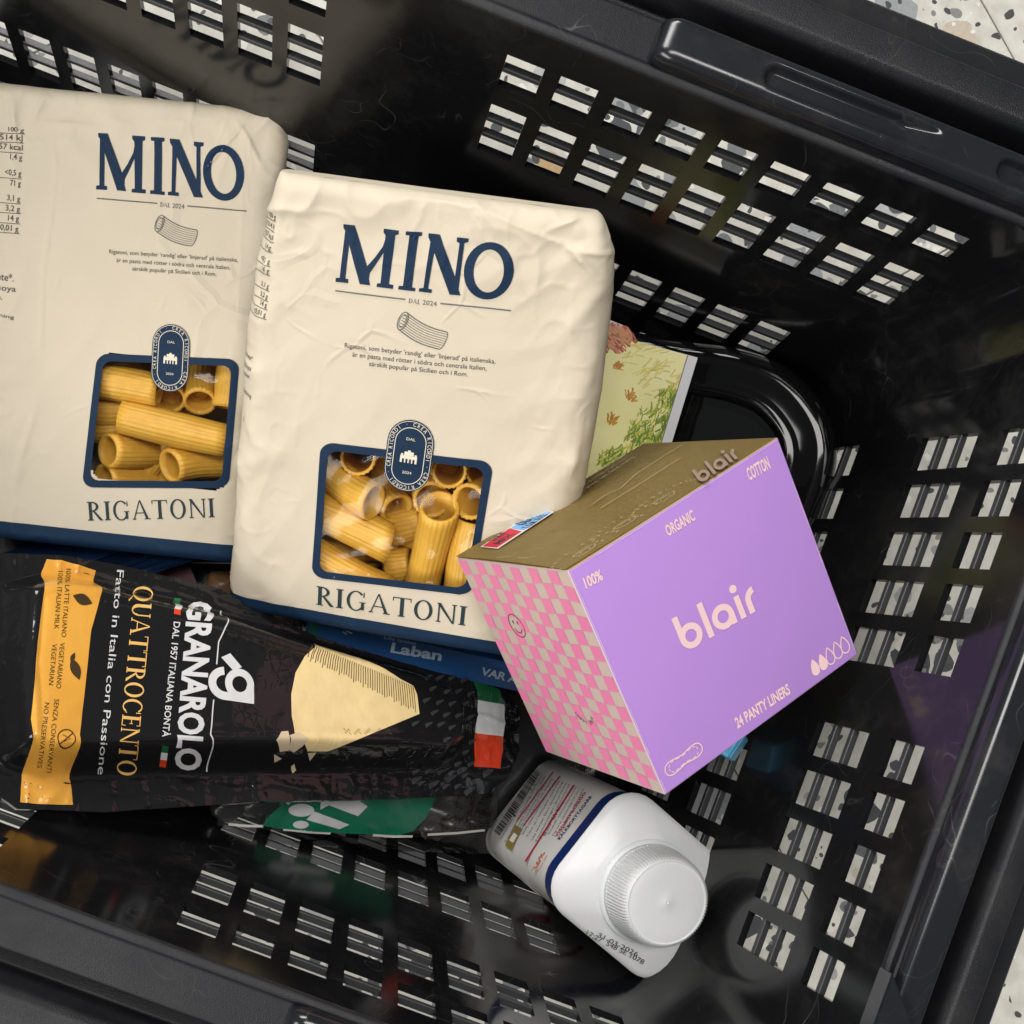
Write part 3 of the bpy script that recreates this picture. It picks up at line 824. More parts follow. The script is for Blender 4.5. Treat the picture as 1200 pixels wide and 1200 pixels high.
# shapes of the brand lettering, traced once in units of the rule under it
def trace(pts):
    o = A3((60, 452)); X = A3((1095, 571)) - o; L = np.linalg.norm(X); ex = X / L; ey = A3((ex[1], -ex[0]))
    return [((A3(p) - o) @ ex / L, (A3(p) - o) @ ey / L) for p in pts]
G_M = trace([(112, 62), (180, 68), (252, 305), (300, 252), (345, 190), (358, 150), (360, 125), (348, 108), (350, 88), (438, 98), (436, 120), (418, 124), (382, 410), (408, 415), (406, 438), (308, 426), (312, 406), (332, 405), (350, 225), (300, 300), (268, 345), (263, 380), (270, 418), (208, 410), (145, 180), (122, 378), (140, 383), (138, 405), (62, 398), (64, 376), (88, 374), (122, 100), (112, 82)])
G_I = trace([(478, 104), (570, 112), (568, 132), (550, 135), (518, 428), (538, 434), (536, 452), (436, 440), (440, 420), (465, 420), (498, 128), (476, 124)])
G_N = trace([(606, 118), (672, 126), (765, 370), (785, 175), (768, 165), (770, 142), (836, 150), (834, 170), (812, 175), (788, 440), (800, 478), (738, 472), (642, 225), (612, 437), (635, 442), (633, 462), (558, 453), (560, 434), (585, 432), (618, 165), (606, 140)])
G_Oc = trace([(957, 337)])[0]

M['pasta'] = mat('durum_pasta', (.50, .27, .062), .42, .4)
_m = M['pasta']; bsdf(_m).inputs['Subsurface Weight'].default_value = .25; bsdf(_m).inputs['Subsurface Radius'].default_value = (1, .5, .15); bsdf(_m).inputs['Subsurface Scale'].default_value = .003
_c = coords(_m); _n = noise(_m, _c, 140, 4); lk(_m, mixc(_m, _n, (.56, .285, .030), (.76, .46, .075)), bsdf(_m).inputs['Base Color'])
lk(_m, bump(_m, noise(_m, _c, 900, 3), .2, .0003), bsdf(_m).inputs['Normal'])
M['window_film'] = film('clear_window_film', (1, .99, .97), .12, .09, .06, 40)

def pasta_mesh(oblique, bend, seed):
    R0, R1, L, NA, NL = .72, .60, 4.0, 66, 10
    V = []; Fc = []
    for layer, rr in ((0, R0), (1, R1)):
        for k in range(NL + 1):
            for i in range(NA):
                a = 2 * math.pi * i / NA; r = rr + (.028 * (1 if i % 3 == 0 else -.5) if layer == 0 else 0)
                y = r * math.cos(a); z = r * math.sin(a); x = (k / NL - .5) * (L + oblique * z * 1.1 * 2)
                z += bend * (1 - (2 * k / NL - 1) ** 2); y *= 1 + .05 * math.sin(seed + k * .4)
                V.append((x, y, z))
    n = (NL + 1) * NA
    for k in range(NL):
        for i in range(NA):
            j = (i + 1) % NA
            Fc.append((k * NA + i, k * NA + j, (k + 1) * NA + j, (k + 1) * NA + i))
            Fc.append((n + k * NA + j, n + k * NA + i, n + (k + 1) * NA + i, n + (k + 1) * NA + j))
    for i in range(NA):
        j = (i + 1) % NA; e = NL * NA
        Fc.append((j, i, n + i, n + j)); Fc.append((e + i, e + j, n + e + j, n + e + i))
    me = bpy.data.meshes.new('rigatoni')
    me.from_pydata([tuple(c * CM for c in v) for v in V], [], Fc); me.materials.append(M['pasta'])
    me.polygons.foreach_set('use_smooth', [True] * len(me.polygons)); me.update()
    return me
PASTA = [pasta_mesh(0, .10, 0), pasta_mesh(.30, .14, 2), pasta_mesh(-.25, .05, 4)]
def rigatoni(p, q, label, group, scale=1.0, kind=0, roll=None, squash=1.0):
    o = bpy.data.objects.new('rigatoni', PASTA[kind]); COL.objects.link(o)
    p, q = A3(p), A3(q); L = np.linalg.norm(q - p); d = (q - p) / L
    R_ = Vector(d).to_track_quat('X', 'Z').to_matrix().to_4x4()
    R_ = R_ @ Matrix.Rotation(roll if roll is not None else rnd.uniform(0, 6.28), 4, 'X')
    c = (p + q) / 2
    o.matrix_world = Matrix.Translation(Vector((c[0], c[1], c[2] + GZ)) * CM) @ R_ @ Matrix.Diagonal((L / 4.0, scale, scale * squash, 1))
    return tag(o, label, 'pasta', group)

def pasta_bag(fr, v0, v1, left, right, D, seed, creases, label, tpx, win_px, seal_px, rig_px, band_px, tubes, where, table, para, crumple, drawing):
    base = fr.at(0, v0, -D / 2)
    root = thing('pasta_bag', base, label, 'pasta bag', 'paper bags of rigatoni in the basket')
    bag = Bag(fr, v0, v1, left, right, D, 1.25, seed, creases, crumple)
    # window: corner pixels tl, tr, br, bl of the outside of the blue frame
    W = [A3(bag.inv(*p)) for p in win_px]
    cx = sum(w[0] for w in W) / 4; cy = sum(w[1] for w in W) / 4
    hx_ = (W[1][0] - W[0][0] + W[2][0] - W[3][0]) / 4; hy_ = (W[0][1] - W[3][1] + W[1][1] - W[2][1]) / 4
    def winwarp(P):
        out = []
        for x, y in P:
            a = (x + 1) / 2; b = (y + 1) / 2
            out.append((W[3] * (1 - a) + W[2] * a) * (1 - b) + (W[0] * (1 - a) + W[1] * a) * b)
        return np.array(out)
    fw = .30
    skew = ((W[0][0] + W[1][0]) - (W[2][0] + W[3][0])) / 4
    bag.build(root, (cx, cy, hx_ - .13 - abs(skew) * .5, hy_ - .13, .55), band_px)
    O = winwarp(rrect(0, 0, 1, 1, .17, 8)); I = winwarp(rrect(0, 0, 1 - fw / hx_, 1 - fw / hy_, .13, 8))
    pr = Print(bag, .026); n = len(O); V = [p for ab in zip(O, I) for p in ab]
    pr.add(V, [(2 * i, (2 * i + 2) % (2 * n), (2 * i + 3) % (2 * n), 2 * i + 1) for i in range(n)])
    fo = pr.build('window_frame', M['navy'], root, .2)
    # clear film and the dark hollow of the sack behind it
    g = np.linspace(-1, 1, 24); UU = winwarp([(a * .97, b * .97) for b in g for a in g])
    Pf = bag.at(UU[:, 0], UU[:, 1], -.03 + .05 * fbm(UU[:, 0] * 1.3, UU[:, 1] * 1.3, seed + 3))
    mesh_obj('window_film', Pf, [(j * 24 + i, j * 24 + i + 1, j * 24 + i + 25, j * 24 + i + 24) for j in range(23) for i in range(23)], M['window_film'], root, True)
    # brand lettering
    a = A3(bag.inv(*tpx[0])); b = A3(bag.inv(*tpx[1])); X = b - a; L = np.linalg.norm(X)
    top = A3(bag.inv(*tpx[2])); Y = (top - a); Y = Y / G_M[0][1] - X * (G_M[0][0] / G_M[0][1])
    def mp(P): return [a + X * x + Y * y for x, y in P]
    pr = Print(bag, .024)
    for Gx in (G_M, G_I, G_N): pr.uv(*mp(Gx))
    v, f = ring_poly(0, 0, .1365, .160, .083, .120, 36, rot=.10)
    pr.add(mp([(x + G_Oc[0], y + G_Oc[1]) for x, y in v]), f)
    pr.build('brand_lettering', M['navy'], root)
    pr = Print(bag, .024)
    def lab(x, y): return a + X * x + Y * y
    pr.line([lab(0, 0), lab(.2, 0), lab(.405, 0)], .045, True); pr.line([lab(.605, 0), lab(.8, 0), lab(1, 0)], .045, True)
    L_, w_ = serif2d('DAL'); A_, B_ = lab(.425, -.018), lab(.492, -.018)
    for vv, ff in L_: pr.add(A_ + vv[:, :1] / w_ * (B_ - A_) + vv[:, 1:] * Y * .026, ff)
    pr.textuv('2024', lab(.505, -.018), lab(.585, -.018), .026 * np.linalg.norm(Y))
    pr.build('rule_lettering', M['grey_ink'], root)
    # small drawing of one tube
    d0, d1 = A3(bag.inv(*drawing[0])), A3(bag.inv(*drawing[1])); D_ = d1 - d0; dl = np.linalg.norm(D_); ux = D_ / dl; uy = np.array([-ux[1], ux[0]]); hr = .34
    pr = Print(bag, .024)
    def dp(t, q): return d0 + ux * dl * t + uy * (q * hr - .22 * math.sin(math.pi * t) * .5)
    for q in np.linspace(-1, 1, 9):
        pr.line([dp(t, q) for t in np.linspace(.03 if abs(q) < 1 else 0, 1 + .05 * (1 - q * q), 9)], .035 if abs(q) == 1 else .016, True)
    cyc = [d0 + ux * .16 * math.cos(t) + uy * hr * math.sin(t) for t in np.linspace(0, 2 * math.pi, 22)]
    pr.line(cyc, .03, True); pr.line([d0 + (p - d0) * .72 for p in cyc], .02, True)
    for k in range(5): pr.line([d0 + uy * hr * .6 * (k / 2 - 1) - ux * .06, d0 + uy * hr * .6 * (k / 2 - 1) + ux * .09], .018, True)
    pr.line([dp(1, 0) + ux * .10 * math.cos(t) + uy * hr * math.sin(t) for t in np.linspace(-1.57, 1.57, 10)], .03, True)
    pr.build('tube_drawing', M['grey_ink'], root)
    pr = Print(bag, .024)
    for (t, p, q, h) in para: pr.text(t, p, q, h)
    for it in table:
        if it[0] == 'l': pr.line(it[1:], .02)
        elif it[0] == 'r':
            _, t, p, dx, hh = it; e = A3(bag.inv(*p)); v_, f_ = font2d(t); wd = (v_[:, 0].max() - v_[:, 0].min()) / cap_height() * hh * .8
            st_ = A3((e[0] - dx, e[1])); sl = .10
            pr.textuv(t, st_ - A3((wd, -wd * sl)), st_, hh, .006); 
            if it[1][0] in '13<7' and dx < .5: pr.line([st_ + A3((-1.6, -.09 + .16)), st_ + A3((.05, -.09))], .02, True)
        else: pr.text(*it, bold=.006)
    tag(pr.build('small_lettering', M['text_ink'], root), kind='stuff')
    pr = Print(bag, .024); pr.serif('RIGATONI', *rig_px, track=.10); pr.build('name_lettering', flat('dark_green_ink', (.012, .030, .036), .6), root)
    # oval seal
    st, sb, hwpx = seal_px
    s0, s1 = A3(bag.inv(*st)), A3(bag.inv(*sb)); ax = s0 - s1; H = np.linalg.norm(ax); ay = ax / H; axx = np.array([ay[1], -ay[0]]); cc = (s0 + s1) / 2; hw = H * hwpx
    def sp(x, y): return cc + axx * x + ay * y
    def stad(r, n=14):
        hs = H / 2 - hw
        P = [(r * math.cos(t), hs + r * math.sin(t)) for t in np.linspace(0, math.pi, n)] + [(r * math.cos(t), -hs + r * math.sin(t)) for t in np.linspace(math.pi, 2 * math.pi, n)]
        return P
    pr = Print(bag, .045); pr.uv(*[sp(*p) for p in stad(hw)]); so = pr.build('seal', M['navy'], root, .25)
    pr = Print(bag, .058)
    for rr in (hw * .94, hw * .66):
        P = stad(rr, 18); P = P + P[:1]; pr.line([sp(*p) for p in P], .018 if rr > hw * .8 else .026, True)
    hs = H / 2 - hw; rt = hw * .735; per = 2 * math.pi * rt + 4 * hs
    word = 'CREA RICORDI · CREA RICORDI · CREA RICORDI · '
    for k, ch in enumerate(word):
        if ch == ' ': continue
        d = (k + .5) / len(word) * per
        # clockwise from the top middle
        def pt(d):
            q = math.pi * rt / 2
            if d < q: t = math.pi / 2 - d / rt; return (rt * math.cos(t), hs + rt * math.sin(t)), t
            d -= q
            if d < 2 * hs: return (rt, hs - d), 0.0
            d -= 2 * hs
            if d < 2 * q: t = -d / rt; return (rt * math.cos(t), -hs + rt * math.sin(t)), t
            d -= 2 * q
            if d < 2 * hs: return (-rt, -hs + d), math.pi
            d -= 2 * hs; t = math.pi - d / rt; return (rt * math.cos(t), hs + rt * math.sin(t)), t
        (x, y), t = pt(d); v, f = font2d(ch)
        if not len(v): continue
        sc = hw * .17 / cap_height(); lx = (v[:, 0] - v[:, 0].mean()) * sc * .8; ly = v[:, 1] * sc
        tx, ty = math.sin(t), -math.cos(t); nx_, ny_ = math.cos(t), math.sin(t)
        pr.add([sp(x + tx * p + nx_ * q, y + ty * p + ny_ * q) for p, q in zip(lx, ly)], f, .003)
    pr.textuv('DAL', sp(-.16 * hw * 1.2, H * .22), sp(.16 * hw * 1.2, H * .22), .12 * hw); pr.textuv('2024', sp(-.2 * hw, -H * .25), sp(.2 * hw, -H * .25), .12 * hw)
    for x0, x1, y0, y1 in ((-.36, .36, -.30, .02), (-.20, .20, .02, .20), (-.34, -.24, .02, .10), (.24, .34, .02, .10), (-.06, .06, .2, .27)):
        pr.uv(sp(x0 * hw, y0 * hw), sp(x1 * hw, y0 * hw), sp(x1 * hw, y1 * hw), sp(x0 * hw, y1 * hw))
    pr.build('seal_print', M['cream_ink'], so)
    pr = Print(bag, .066)
    for k in range(4): pr.uv(*[sp((x) * hw, y * hw) for x, y in ((-.27 + .15 * k, -.30), (-.18 + .15 * k, -.30), (-.18 + .15 * k, -.12), (-.27 + .15 * k, -.12))])
    pr.build('seal_arches', M['navy'], so)
    # the pasta itself
    grp = 'rigatoni tubes in the %s pasta bag' % where
    for (p, q, w0, w1, sc, kd, lb) in tubes:
        pu = fr.inv(p[0], p[1], w0); qu = fr.inv(q[0], q[1], w1)
        rigatoni(fr.at(pu[0], pu[1], w0), fr.at(qu[0], qu[1], w1), lb + ' in the %s bag window' % where, grp, sc, kd)
    r2 = random.Random(seed)
    for k in range(16):
        u = cx + (r2.uniform(-1, 1)) * hx_ * .95; v = cy + r2.uniform(-1, 1) * hy_ * .95; an = r2.uniform(0, 6.28); w = -2.75 - r2.uniform(0, .8)
        rigatoni(fr.at(u - 1.6 * math.cos(an), v - 1.6 * math.sin(an), w), fr.at(u + 1.6 * math.cos(an), v + 1.6 * math.sin(an), w - r2.uniform(-.5, .5)), 'small glimpse of rigatoni deep in the %s bag, between the tubes at its window' % where, grp, .95, 0)
    return bag

def fr_px(o, top, l, r):
    o = C(*o); top = C(*top); return Fr(o, C(*r) - C(*l), top - o)

# front bag, leaning with its top towards the viewer
fr2 = fr_px((458, 708, 50.3), (496, 349, 44.5), (393, 333, 44.85), (599, 364, 44.15))
def uvs(fr, pts, w=-.8): return [(fr.inv(x, y, w)[1], fr.inv(x, y, w)[0]) for x, y in pts]
L2 = uvs(fr2, [(325, 205), (314, 250), (298, 305), (288, 370), (283, 460), (273, 600), (266, 690), (264, 720)])
R2 = uvs(fr2, [(709, 215), (706, 240), (721, 295), (719, 345), (710, 420), (700, 500), (690, 560), (668, 650), (655, 735)])
c3 = lambda x, y: (x / 3 + 400, y / 3 + 0)
q4 = lambda x, y: (360 + x / 4.617, 480 + y / 4.617)
v0 = fr2.inv(455, 746, -.2)[1]; v1 = fr2.inv(517, 227, -.25)[1]
P2 = [fr2.inv(*p, 0) for p in ((655, 600), (686, 480), (672, 560), (700, 420), (668, 290), (700, 330), (640, 270), (560, 240), (470, 230), (290, 560), (300, 420), (330, 235), (303, 330), (690, 250), (722, 300))]
creases2 = [(P2[0], P2[1], .10, .10, 1), (P2[2], P2[3], .08, .10, -1), (P2[4], P2[14], .22, .25, 1), (P2[4], P2[7], .16, .3, -1), (P2[6], P2[13], .16, .2, 1), (P2[9], P2[10], .09, .12, 1), (P2[11], P2[12], .12, .2, -1), (P2[4], P2[5], .2, .2, -1), (P2[8], P2[7], .12, .25, 1)]
para2 = [("Rigatoni, som betyder 'randig' eller 'linjerad' på italienska,", (404, 407), (580.5, 426), 5.2), ("är en pasta med rötter i södra och centrala Italien,", (413, 417.5), (570, 434), 5.2), ("särskilt populär på Sicilien och i Rom.", (432.5, 428.5), (548, 441), 5.2)]
tab2 = [('r', t, p, .12, .17) for t, p in (("100 g", (326, 258)), ("1514 kJ", (325, 270)), ("357 kcal", (324, 282)), ("1,4 g", (322, 294)), ("<0,5 g", (320, 310)), ("71 g", (319, 321)), ("3,1 g", (318, 339)), ("3,2 g", (317, 351)), ("14 g", (316, 361)), ("<0,01 g", (315, 372)))] + [('r', t, p, .6, .16) for t, p in (("Durumvete*.", (312, 428)), ("av soja/soya", (312, 439)), ("Italien", (308, 449)), ("förpackning", (310, 472)), ("E", (298, 500)))]
T2 = [(q4(90, 290), q4(360, 500), -2.2, -.75, 1.0, 1, 'thick slanting open ended rigatoni at upper left'), (q4(350, 380), q4(490, 540), -3.4, -1.7, .95, 0, 'short rigatoni half hidden under upper left tube'), (q4(-40, 500), q4(445, 725), -1.1, -.95, 1.04, 2, 'long slanting rigatoni tube at middle left'), (q4(-40, 740), q4(430, 990), -1.0, -.95, .98, 1, 'rigatoni tube cut off by the lower left corner'),
      (q4(720, 525), q4(605, 1010), -.7, -1.5, 1.0, 1, 'upright rigatoni tube standing in the middle'), (q4(905, 590), q4(830, 1060), -1.35, -1.0, .98, 0, 'upright rigatoni tube along the right edge'), (q4(872, 500), q4(1040, 430), -.8, -2.6, 1.0, 2, 'broad rigatoni at upper right with mouth turned left'), (q4(770, 220), q4(770, 335), -3.6, -1.1, .95, 0, 'rigatoni end under the top edge, right of the seal'),
      (q4(668, 400), q4(672, 490), -4.0, -1.4, 1.0, 0, 'rigatoni tube below the seal, mouth facing down,'), (q4(300, 180), q4(275, 262), -3.6, -1.1, .98, 0, 'rigatoni tube end at the upper left corner'), (q4(440, 640), q4(640, 590), -2.5, -2.5, 1.0, 0, 'rigatoni tube lying deep across the centre'), (q4(430, 850), q4(570, 830), -2.3, -2.3, .95, 0, 'rigatoni tube deep at the bottom centre'), (q4(960, 240), q4(950, 340), -4.0, -1.5, .9, 0, 'rigatoni tube end in the upper right corner')]
bag2 = pasta_bag(fr2, v0, v1, L2, R2, 5.2, 11, creases2, 'cream paper bag of rigatoni leaning on top, its window beside the purple box',
                 ((393, 340.5), (599, 364), (402.5, 262.5)), ((376, 517), (579, 541), (553, 698), (365, 676)), ((485, 492), (474, 575), .31), ((370, 708), (546, 733), 21.5), fr2.inv(458, 729, 0)[1], T2, 'front', tab2, para2, .16, ((472, 376), (519, 399)))

# back bag, lying flatter on the left
fr1 = fr_px((178, 598, 54.5), (201, 240, 52.0), (113, 236, 52.0), (289, 247, 51.9))
L1 = uvs(fr1, [(-22, 80), (-30, 200), (-36, 400), (-44, 660)])
R1 = uvs(fr1, [(337, 128), (339, 170), (334, 215), (326, 300), (312, 420), (296, 560), (288, 660)])
w0_ = fr1.inv(175, 650, -.2)[1]; w1_ = fr1.inv(175, 114, -.25)[1]
Q1 = [fr1.inv(*p, 0) for p in ((62, 150), (66, 200), (50, 330), (48, 430), (268, 168), (240, 200), (285, 150), (310, 200), (35, 145), (55, 105), (14, 570), (40, 480), (150, 380), (100, 520), (33, 143), (120, 150))]
creases1 = [(Q1[0], Q1[1], .10, .12, 1), (Q1[1], Q1[2], .10, .10, 1), (Q1[2], Q1[3], .09, .10, 1), (Q1[4], Q1[5], .14, .15, 1), (Q1[4], Q1[6], .16, .2, -1), (Q1[6], Q1[7], .15, .2, 1), (Q1[8], Q1[9], .22, .3, 1), (Q1[10], Q1[11], .12, .3, 1), (Q1[14], Q1[15], .12, .25, -1)]
k3 = lambda x, y: (x / 3, y / 3)
para1 = [("Rigatoni, som betyder 'randig' eller 'linjerad' på italienska,", (128, 297), (278.5, 307), 4.6), ("är en pasta med rötter i södra och centrala Italien,", (136.5, 307), (269.5, 316), 4.6), ("särskilt populär på Sicilien och i Rom.", (155, 317), (253.5, 323.5), 4.6)]
tab1 = [("100 g", k3(30, 462), k3(84, 466), 5), ("1514 kJ", k3(-12, 490), k3(80, 496), 6.5), ("357 kcal", k3(-18, 522), k3(80, 530), 6.5), ("1,4 g", k3(36, 560), k3(78, 564), 6.5), ("<0,5 g", k3(18, 614), k3(75, 620), 6.5), ("71 g", k3(36, 652), k3(73, 655), 6.5), ("3,1 g", k3(25, 704), k3(71, 709), 6.5), ("3,2 g", k3(20, 740), k3(70, 745), 6.5), ("14 g", k3(28, 775), k3(67, 778), 6.5), ("<0,01 g", k3(-14, 806), k3(65, 815), 6.5),
        ("Durumvete*.", k3(-90, 974), k3(48, 990), 6), ("av soja/soya", k3(-90, 1012), k3(56, 1026), 6), ("grupp.", k3(-60, 1048), k3(8, 1054), 6), ("förpackning", k3(-110, 1108), k3(50, 1122), 6),
        ('l', k3(-60, 466), k3(88, 472)), ('l', k3(-60, 498), k3(84, 504)), ('l', k3(-60, 532), k3(82, 540)), ('l', k3(-60, 622), k3(77, 630)), ('l', k3(-60, 710), k3(74, 718)), ('l', k3(-60, 745), k3(74, 752)), ('l', k3(-60, 780), k3(72, 788)), ('l', k3(-60, 814), k3(70, 822))]
p4 = lambda x, y: (x / 3, 400 + y / 3)
T1 = [(p4(300, 130), p4(560, 175), -.9, -.85, 1.0, 0, 'thick rigatoni tube at the upper left'), (p4(580, 110), p4(596, 205), -3.8, -1.1, .95, 0, 'rigatoni tube below the seal, mouth facing down,'), (p4(718, 90), p4(702, 215), -3.2, -1.2, .98, 0, 'rigatoni tube under the top edge right of the seal'), (p4(826, 60), p4(800, 235), -1.6, -1.3, .98, 0, 'rigatoni tube end in the upper right corner'),
      (p4(425, 262), p4(800, 351), -.75, -.75, .98, 0, 'long rigatoni tube slanting across the middle'), (p4(378, 385), p4(585, 382), -.75, -3.2, 1.0, 0, 'lower left rigatoni with round mouth facing viewer'), (p4(362, 490), p4(560, 486), -1.0, -3.4, 1.0, 0, 'rigatoni tube cut off by the bottom edge'), (p4(597, 440), p4(800, 425), -.7, -2.5, 1.0, 1, 'lower right rigatoni with round mouth to the left'),
      (p4(300, 235), p4(470, 240), -1.9, -1.9, 1.0, 0, 'second rigatoni from the top at the left edge'), (p4(300, 300), p4(480, 290), -2.3, -2.3, 1.0, 0, 'rigatoni tube lying deep at the middle left')]
bag1 = pasta_bag(fr1, w0_, w1_, L1, R1, 5.2, 29, creases1, 'cream paper bag of rigatoni lying flat at left, partly under the other bag',
                 ((113.5, 232.5), (289, 247.5), (115, 156)), ((114, 414), (281, 421), (268, 572), (96, 571)), ((202, 380), (198, 459), .285), ((103, 610), (252.5, 606), 22), fr1.inv(140, 624, 0)[1], T1, 'back', tab1, para1, .14, ((187, 262), (227, 279)))

# ------------------------------------------------------------------ purple carton

def rodr(r):
    r = A3(r); th = np.linalg.norm(r); k = r / th; K = np.array([[0, -k[2], k[1]], [k[2], 0, -k[0]], [-k[1], k[0], 0]])
    return np.eye(3) + math.sin(th) * K + (1 - math.cos(th)) * K @ K
BK = 1.36
_R = RM.T @ rodr((0.20229785, -0.39709854, -0.49211461))
_o = CAM + RM.T @ (A3((4.15797821, -0.98248683, 30.0)) * BK)
BW, BH, BD = 6.9380675 * BK, 6.3939462 * BK, 5.62345666 * BK
bX, bY, bZ = _R[:, 0], _R[:, 1], _R[:, 2]           # right, down, away
front = Fr(_o + bY * BH, bX, -bY)                   # u 0..BW, v 0..BH
topf = Fr(_o, bX, bZ)                               # u 0..BW, v 0..BD towards the back
side = Fr(_o + bZ * BD + bY * BH, -bZ, -bY)         # left side: u 0..BD towards the front, v 0..BH
M['purple'] = paper('purple_printed_card', (.425, .235, .61), .42, .02, .08)
_m = M['purple']; _c = coords(_m); lk(_m, bump(_m, noise(_m, _c, 14, 2), .25, .004), bsdf(_m).inputs['Normal'])
_rr = nd(_m, 'ShaderNodeMapRange'); lk(_m, noise(_m, _c, 22, 4), _rr.inputs[0]); _rr.inputs[3].default_value = .28; _rr.inputs[4].default_value = .5; lk(_m, _rr.outputs[0], bsdf(_m).inputs['Roughness'])
M['gold'] = paper('bronze_printed_card', (.41, .30, .112), .42, .05, .06); bsdf(M['gold']).inputs['Metallic'].default_value = .12
M['greige'] = paper('greige_printed_card', (.54, .43, .375), .35, .03, .1)
M['pink'] = flat('pink_ink', (.78, .22, .40), .35, .4)
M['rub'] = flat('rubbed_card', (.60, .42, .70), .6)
M['blush'] = flat('blush_ink', (.80, .55, .56), .5)
carton = thing('carton', _o + bX * BW / 2 + bY * BH + bZ * BD / 2, 'purple carton of panty liners with bronze top and pink checked side', 'carton')
def carton_bm():
    bm = box_bm(front, 0, BW, 0, BH, -BD, 0)
    for f in bm.faces:
        n = f.normal if f.normal.length else Vector((0, 0, 0)); f.normal_update(); n = A3(f.normal)
        f.material_index = 0 if n @ front.ez > .9 else (2 if n @ side.ez > .9 else 1)
    bmesh.ops.bevel(bm, geom=bm.edges[:], offset=.06, segments=3, affect='EDGES', profile=.6, material=-1)
    return bm
o = bm_obj('card_box', carton_bm(), [M['purple'], M['gold'], M['greige']], carton); smooth_by_angle(o, 50)
# tuck flap lying on the top with a slightly lifted edge over the checked side
bm = bmesh.new(); g = []
for i in range(9):
    for j in range(9):
        u = -.03 + i / 8 * BW * .995; v = .06 + j / 8 * (BD - .10)
        g.append(bm.verts.new(topf.at(u, v, .02 + .10 * (1 - i / 8) ** 3 * (.5 + .5 * math.sin(j / 8 * 3.1)))))
for i in range(8):
    for j in range(8): bm.faces.new((g[i * 9 + j], g[(i + 1) * 9 + j], g[(i + 1) * 9 + j + 1], g[i * 9 + j + 1]))
r_ = bmesh.ops.solidify(bm, geom=bm.faces[:], thickness=-.035)
bmesh.ops.recalc_face_normals(bm, faces=bm.faces[:])
o = bm_obj('top_flap', bm, M['gold'], carton); smooth_by_angle(o, 50)
class Lifted(Fr):
    pass
tp = Fr(topf.o + topf.ez * .085, topf.ex, topf.ey)
pr = Print(side, .008)
NC, NR = 12, 15
for i in range(NC):
    for j in range(NR):
        if (i + j) % 2: continue
        def w(a, b):
            u = .07 + (a / NC) * (BD - .14); v = .07 + (b / NR) * (BH - .14)
            return (u, min(max(v + .07 * math.sin(a * .9 + b * .35), .07), BH - .07))
        pr.uv(w(i, j), w(i + 1, j), w(i + 1, j + 1), w(i, j + 1))
pr.build('check_print', M['pink'], carton)
pr = Print(side, .022)
sc = A3(side.inv(606, 733)); pr.ring(sc, .50, .035, 30, ry=.50); pr.disc(sc + (-.16, .14), .035, .08); pr.disc(sc + (.16, .14), .035, .08)
pr.line([sc + (.27 * math.cos(t), .27 * math.sin(t) - .03) for t in np.linspace(math.pi * 1.12, math.pi * 1.88, 12)], .035, True)
sc2 = A3(side.inv(682, 832))
for k, ch in enumerate('HAPPY 2BUY'):
    t = math.radians(205 + k * 14.5); v, f = font2d(ch)
    if not len(v): continue
    d = A3((math.cos(t), math.sin(t))); tx = A3((-d[1], d[0])); q = sc2 + d * .62
    s_ = .15 / cap_height(); pr.add([q + tx * (x - .3) * s_ - d * y * s_ for x, y in v], f, .003)
tag(pr.build('side_print', flat('side_grey_ink', (.10, .065, .075), .5), carton), kind='stuff')
# rubbed edges
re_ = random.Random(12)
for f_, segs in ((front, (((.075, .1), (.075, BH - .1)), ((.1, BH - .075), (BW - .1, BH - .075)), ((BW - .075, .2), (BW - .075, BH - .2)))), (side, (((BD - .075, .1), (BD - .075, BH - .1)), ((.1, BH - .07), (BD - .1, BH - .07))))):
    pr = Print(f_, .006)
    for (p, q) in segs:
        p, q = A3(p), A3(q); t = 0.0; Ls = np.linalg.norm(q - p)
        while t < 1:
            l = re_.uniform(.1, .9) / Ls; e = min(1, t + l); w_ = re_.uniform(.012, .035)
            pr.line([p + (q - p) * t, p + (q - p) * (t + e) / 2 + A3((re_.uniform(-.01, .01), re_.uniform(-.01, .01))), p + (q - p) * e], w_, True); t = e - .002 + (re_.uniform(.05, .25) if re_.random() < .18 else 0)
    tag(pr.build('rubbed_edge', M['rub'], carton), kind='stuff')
# front lettering
pr = Print(front, .010)
def blair(pr, p0, p1, up):
    a, X, Y = pr.frame(p0, p1, up); W_ = 2.56
    def P(pts): return [a + X * (x / W_) + Y * y for x, y in pts]
    def rect(x0, y0, x1, y1): pr.uv(*P([(x0, y0), (x1, y0), (x1, y1), (x0, y1)]))
    def rg(cx, cy, r, w, a0=0, a1=2 * math.pi):
        v, f = ring_poly(cx, cy, r, r, r - w, r - w, 34, a0, a1); pr.add(P(v), f)
    rect(0, .33, .175, 1.0); rg(.345, .335, .345, .175)
    rect(.80, 0, .975, 1.0)
    rg(1.40, .335, .345, .175); rect(1.57, 0, 1.745, .335)
    rect(1.87, 0, 2.045, .66); v, f = ring_poly(1.957, .87, .115, .115, .001, .001, 24); pr.add(P(v), f)
    rect(2.17, 0, 2.345, .36); rg(2.52, .335, .35, .175, math.pi * .53, math.pi)
blair(pr, (802.5, 765), (892.5, 712), (786.5, 725.5))
pr.text('100%', (686.5, 689.5), (707, 678.5), 11.5, .034); pr.text('ORGANIC', (782.5, 628.5), (815, 608.5), 11.5, .034)
pr.text('COTTON', (878, 563), (903, 548), 13, .034); pr.text('24 PANTY LINERS', (864, 853.5), (926.5, 812), 11, .034)
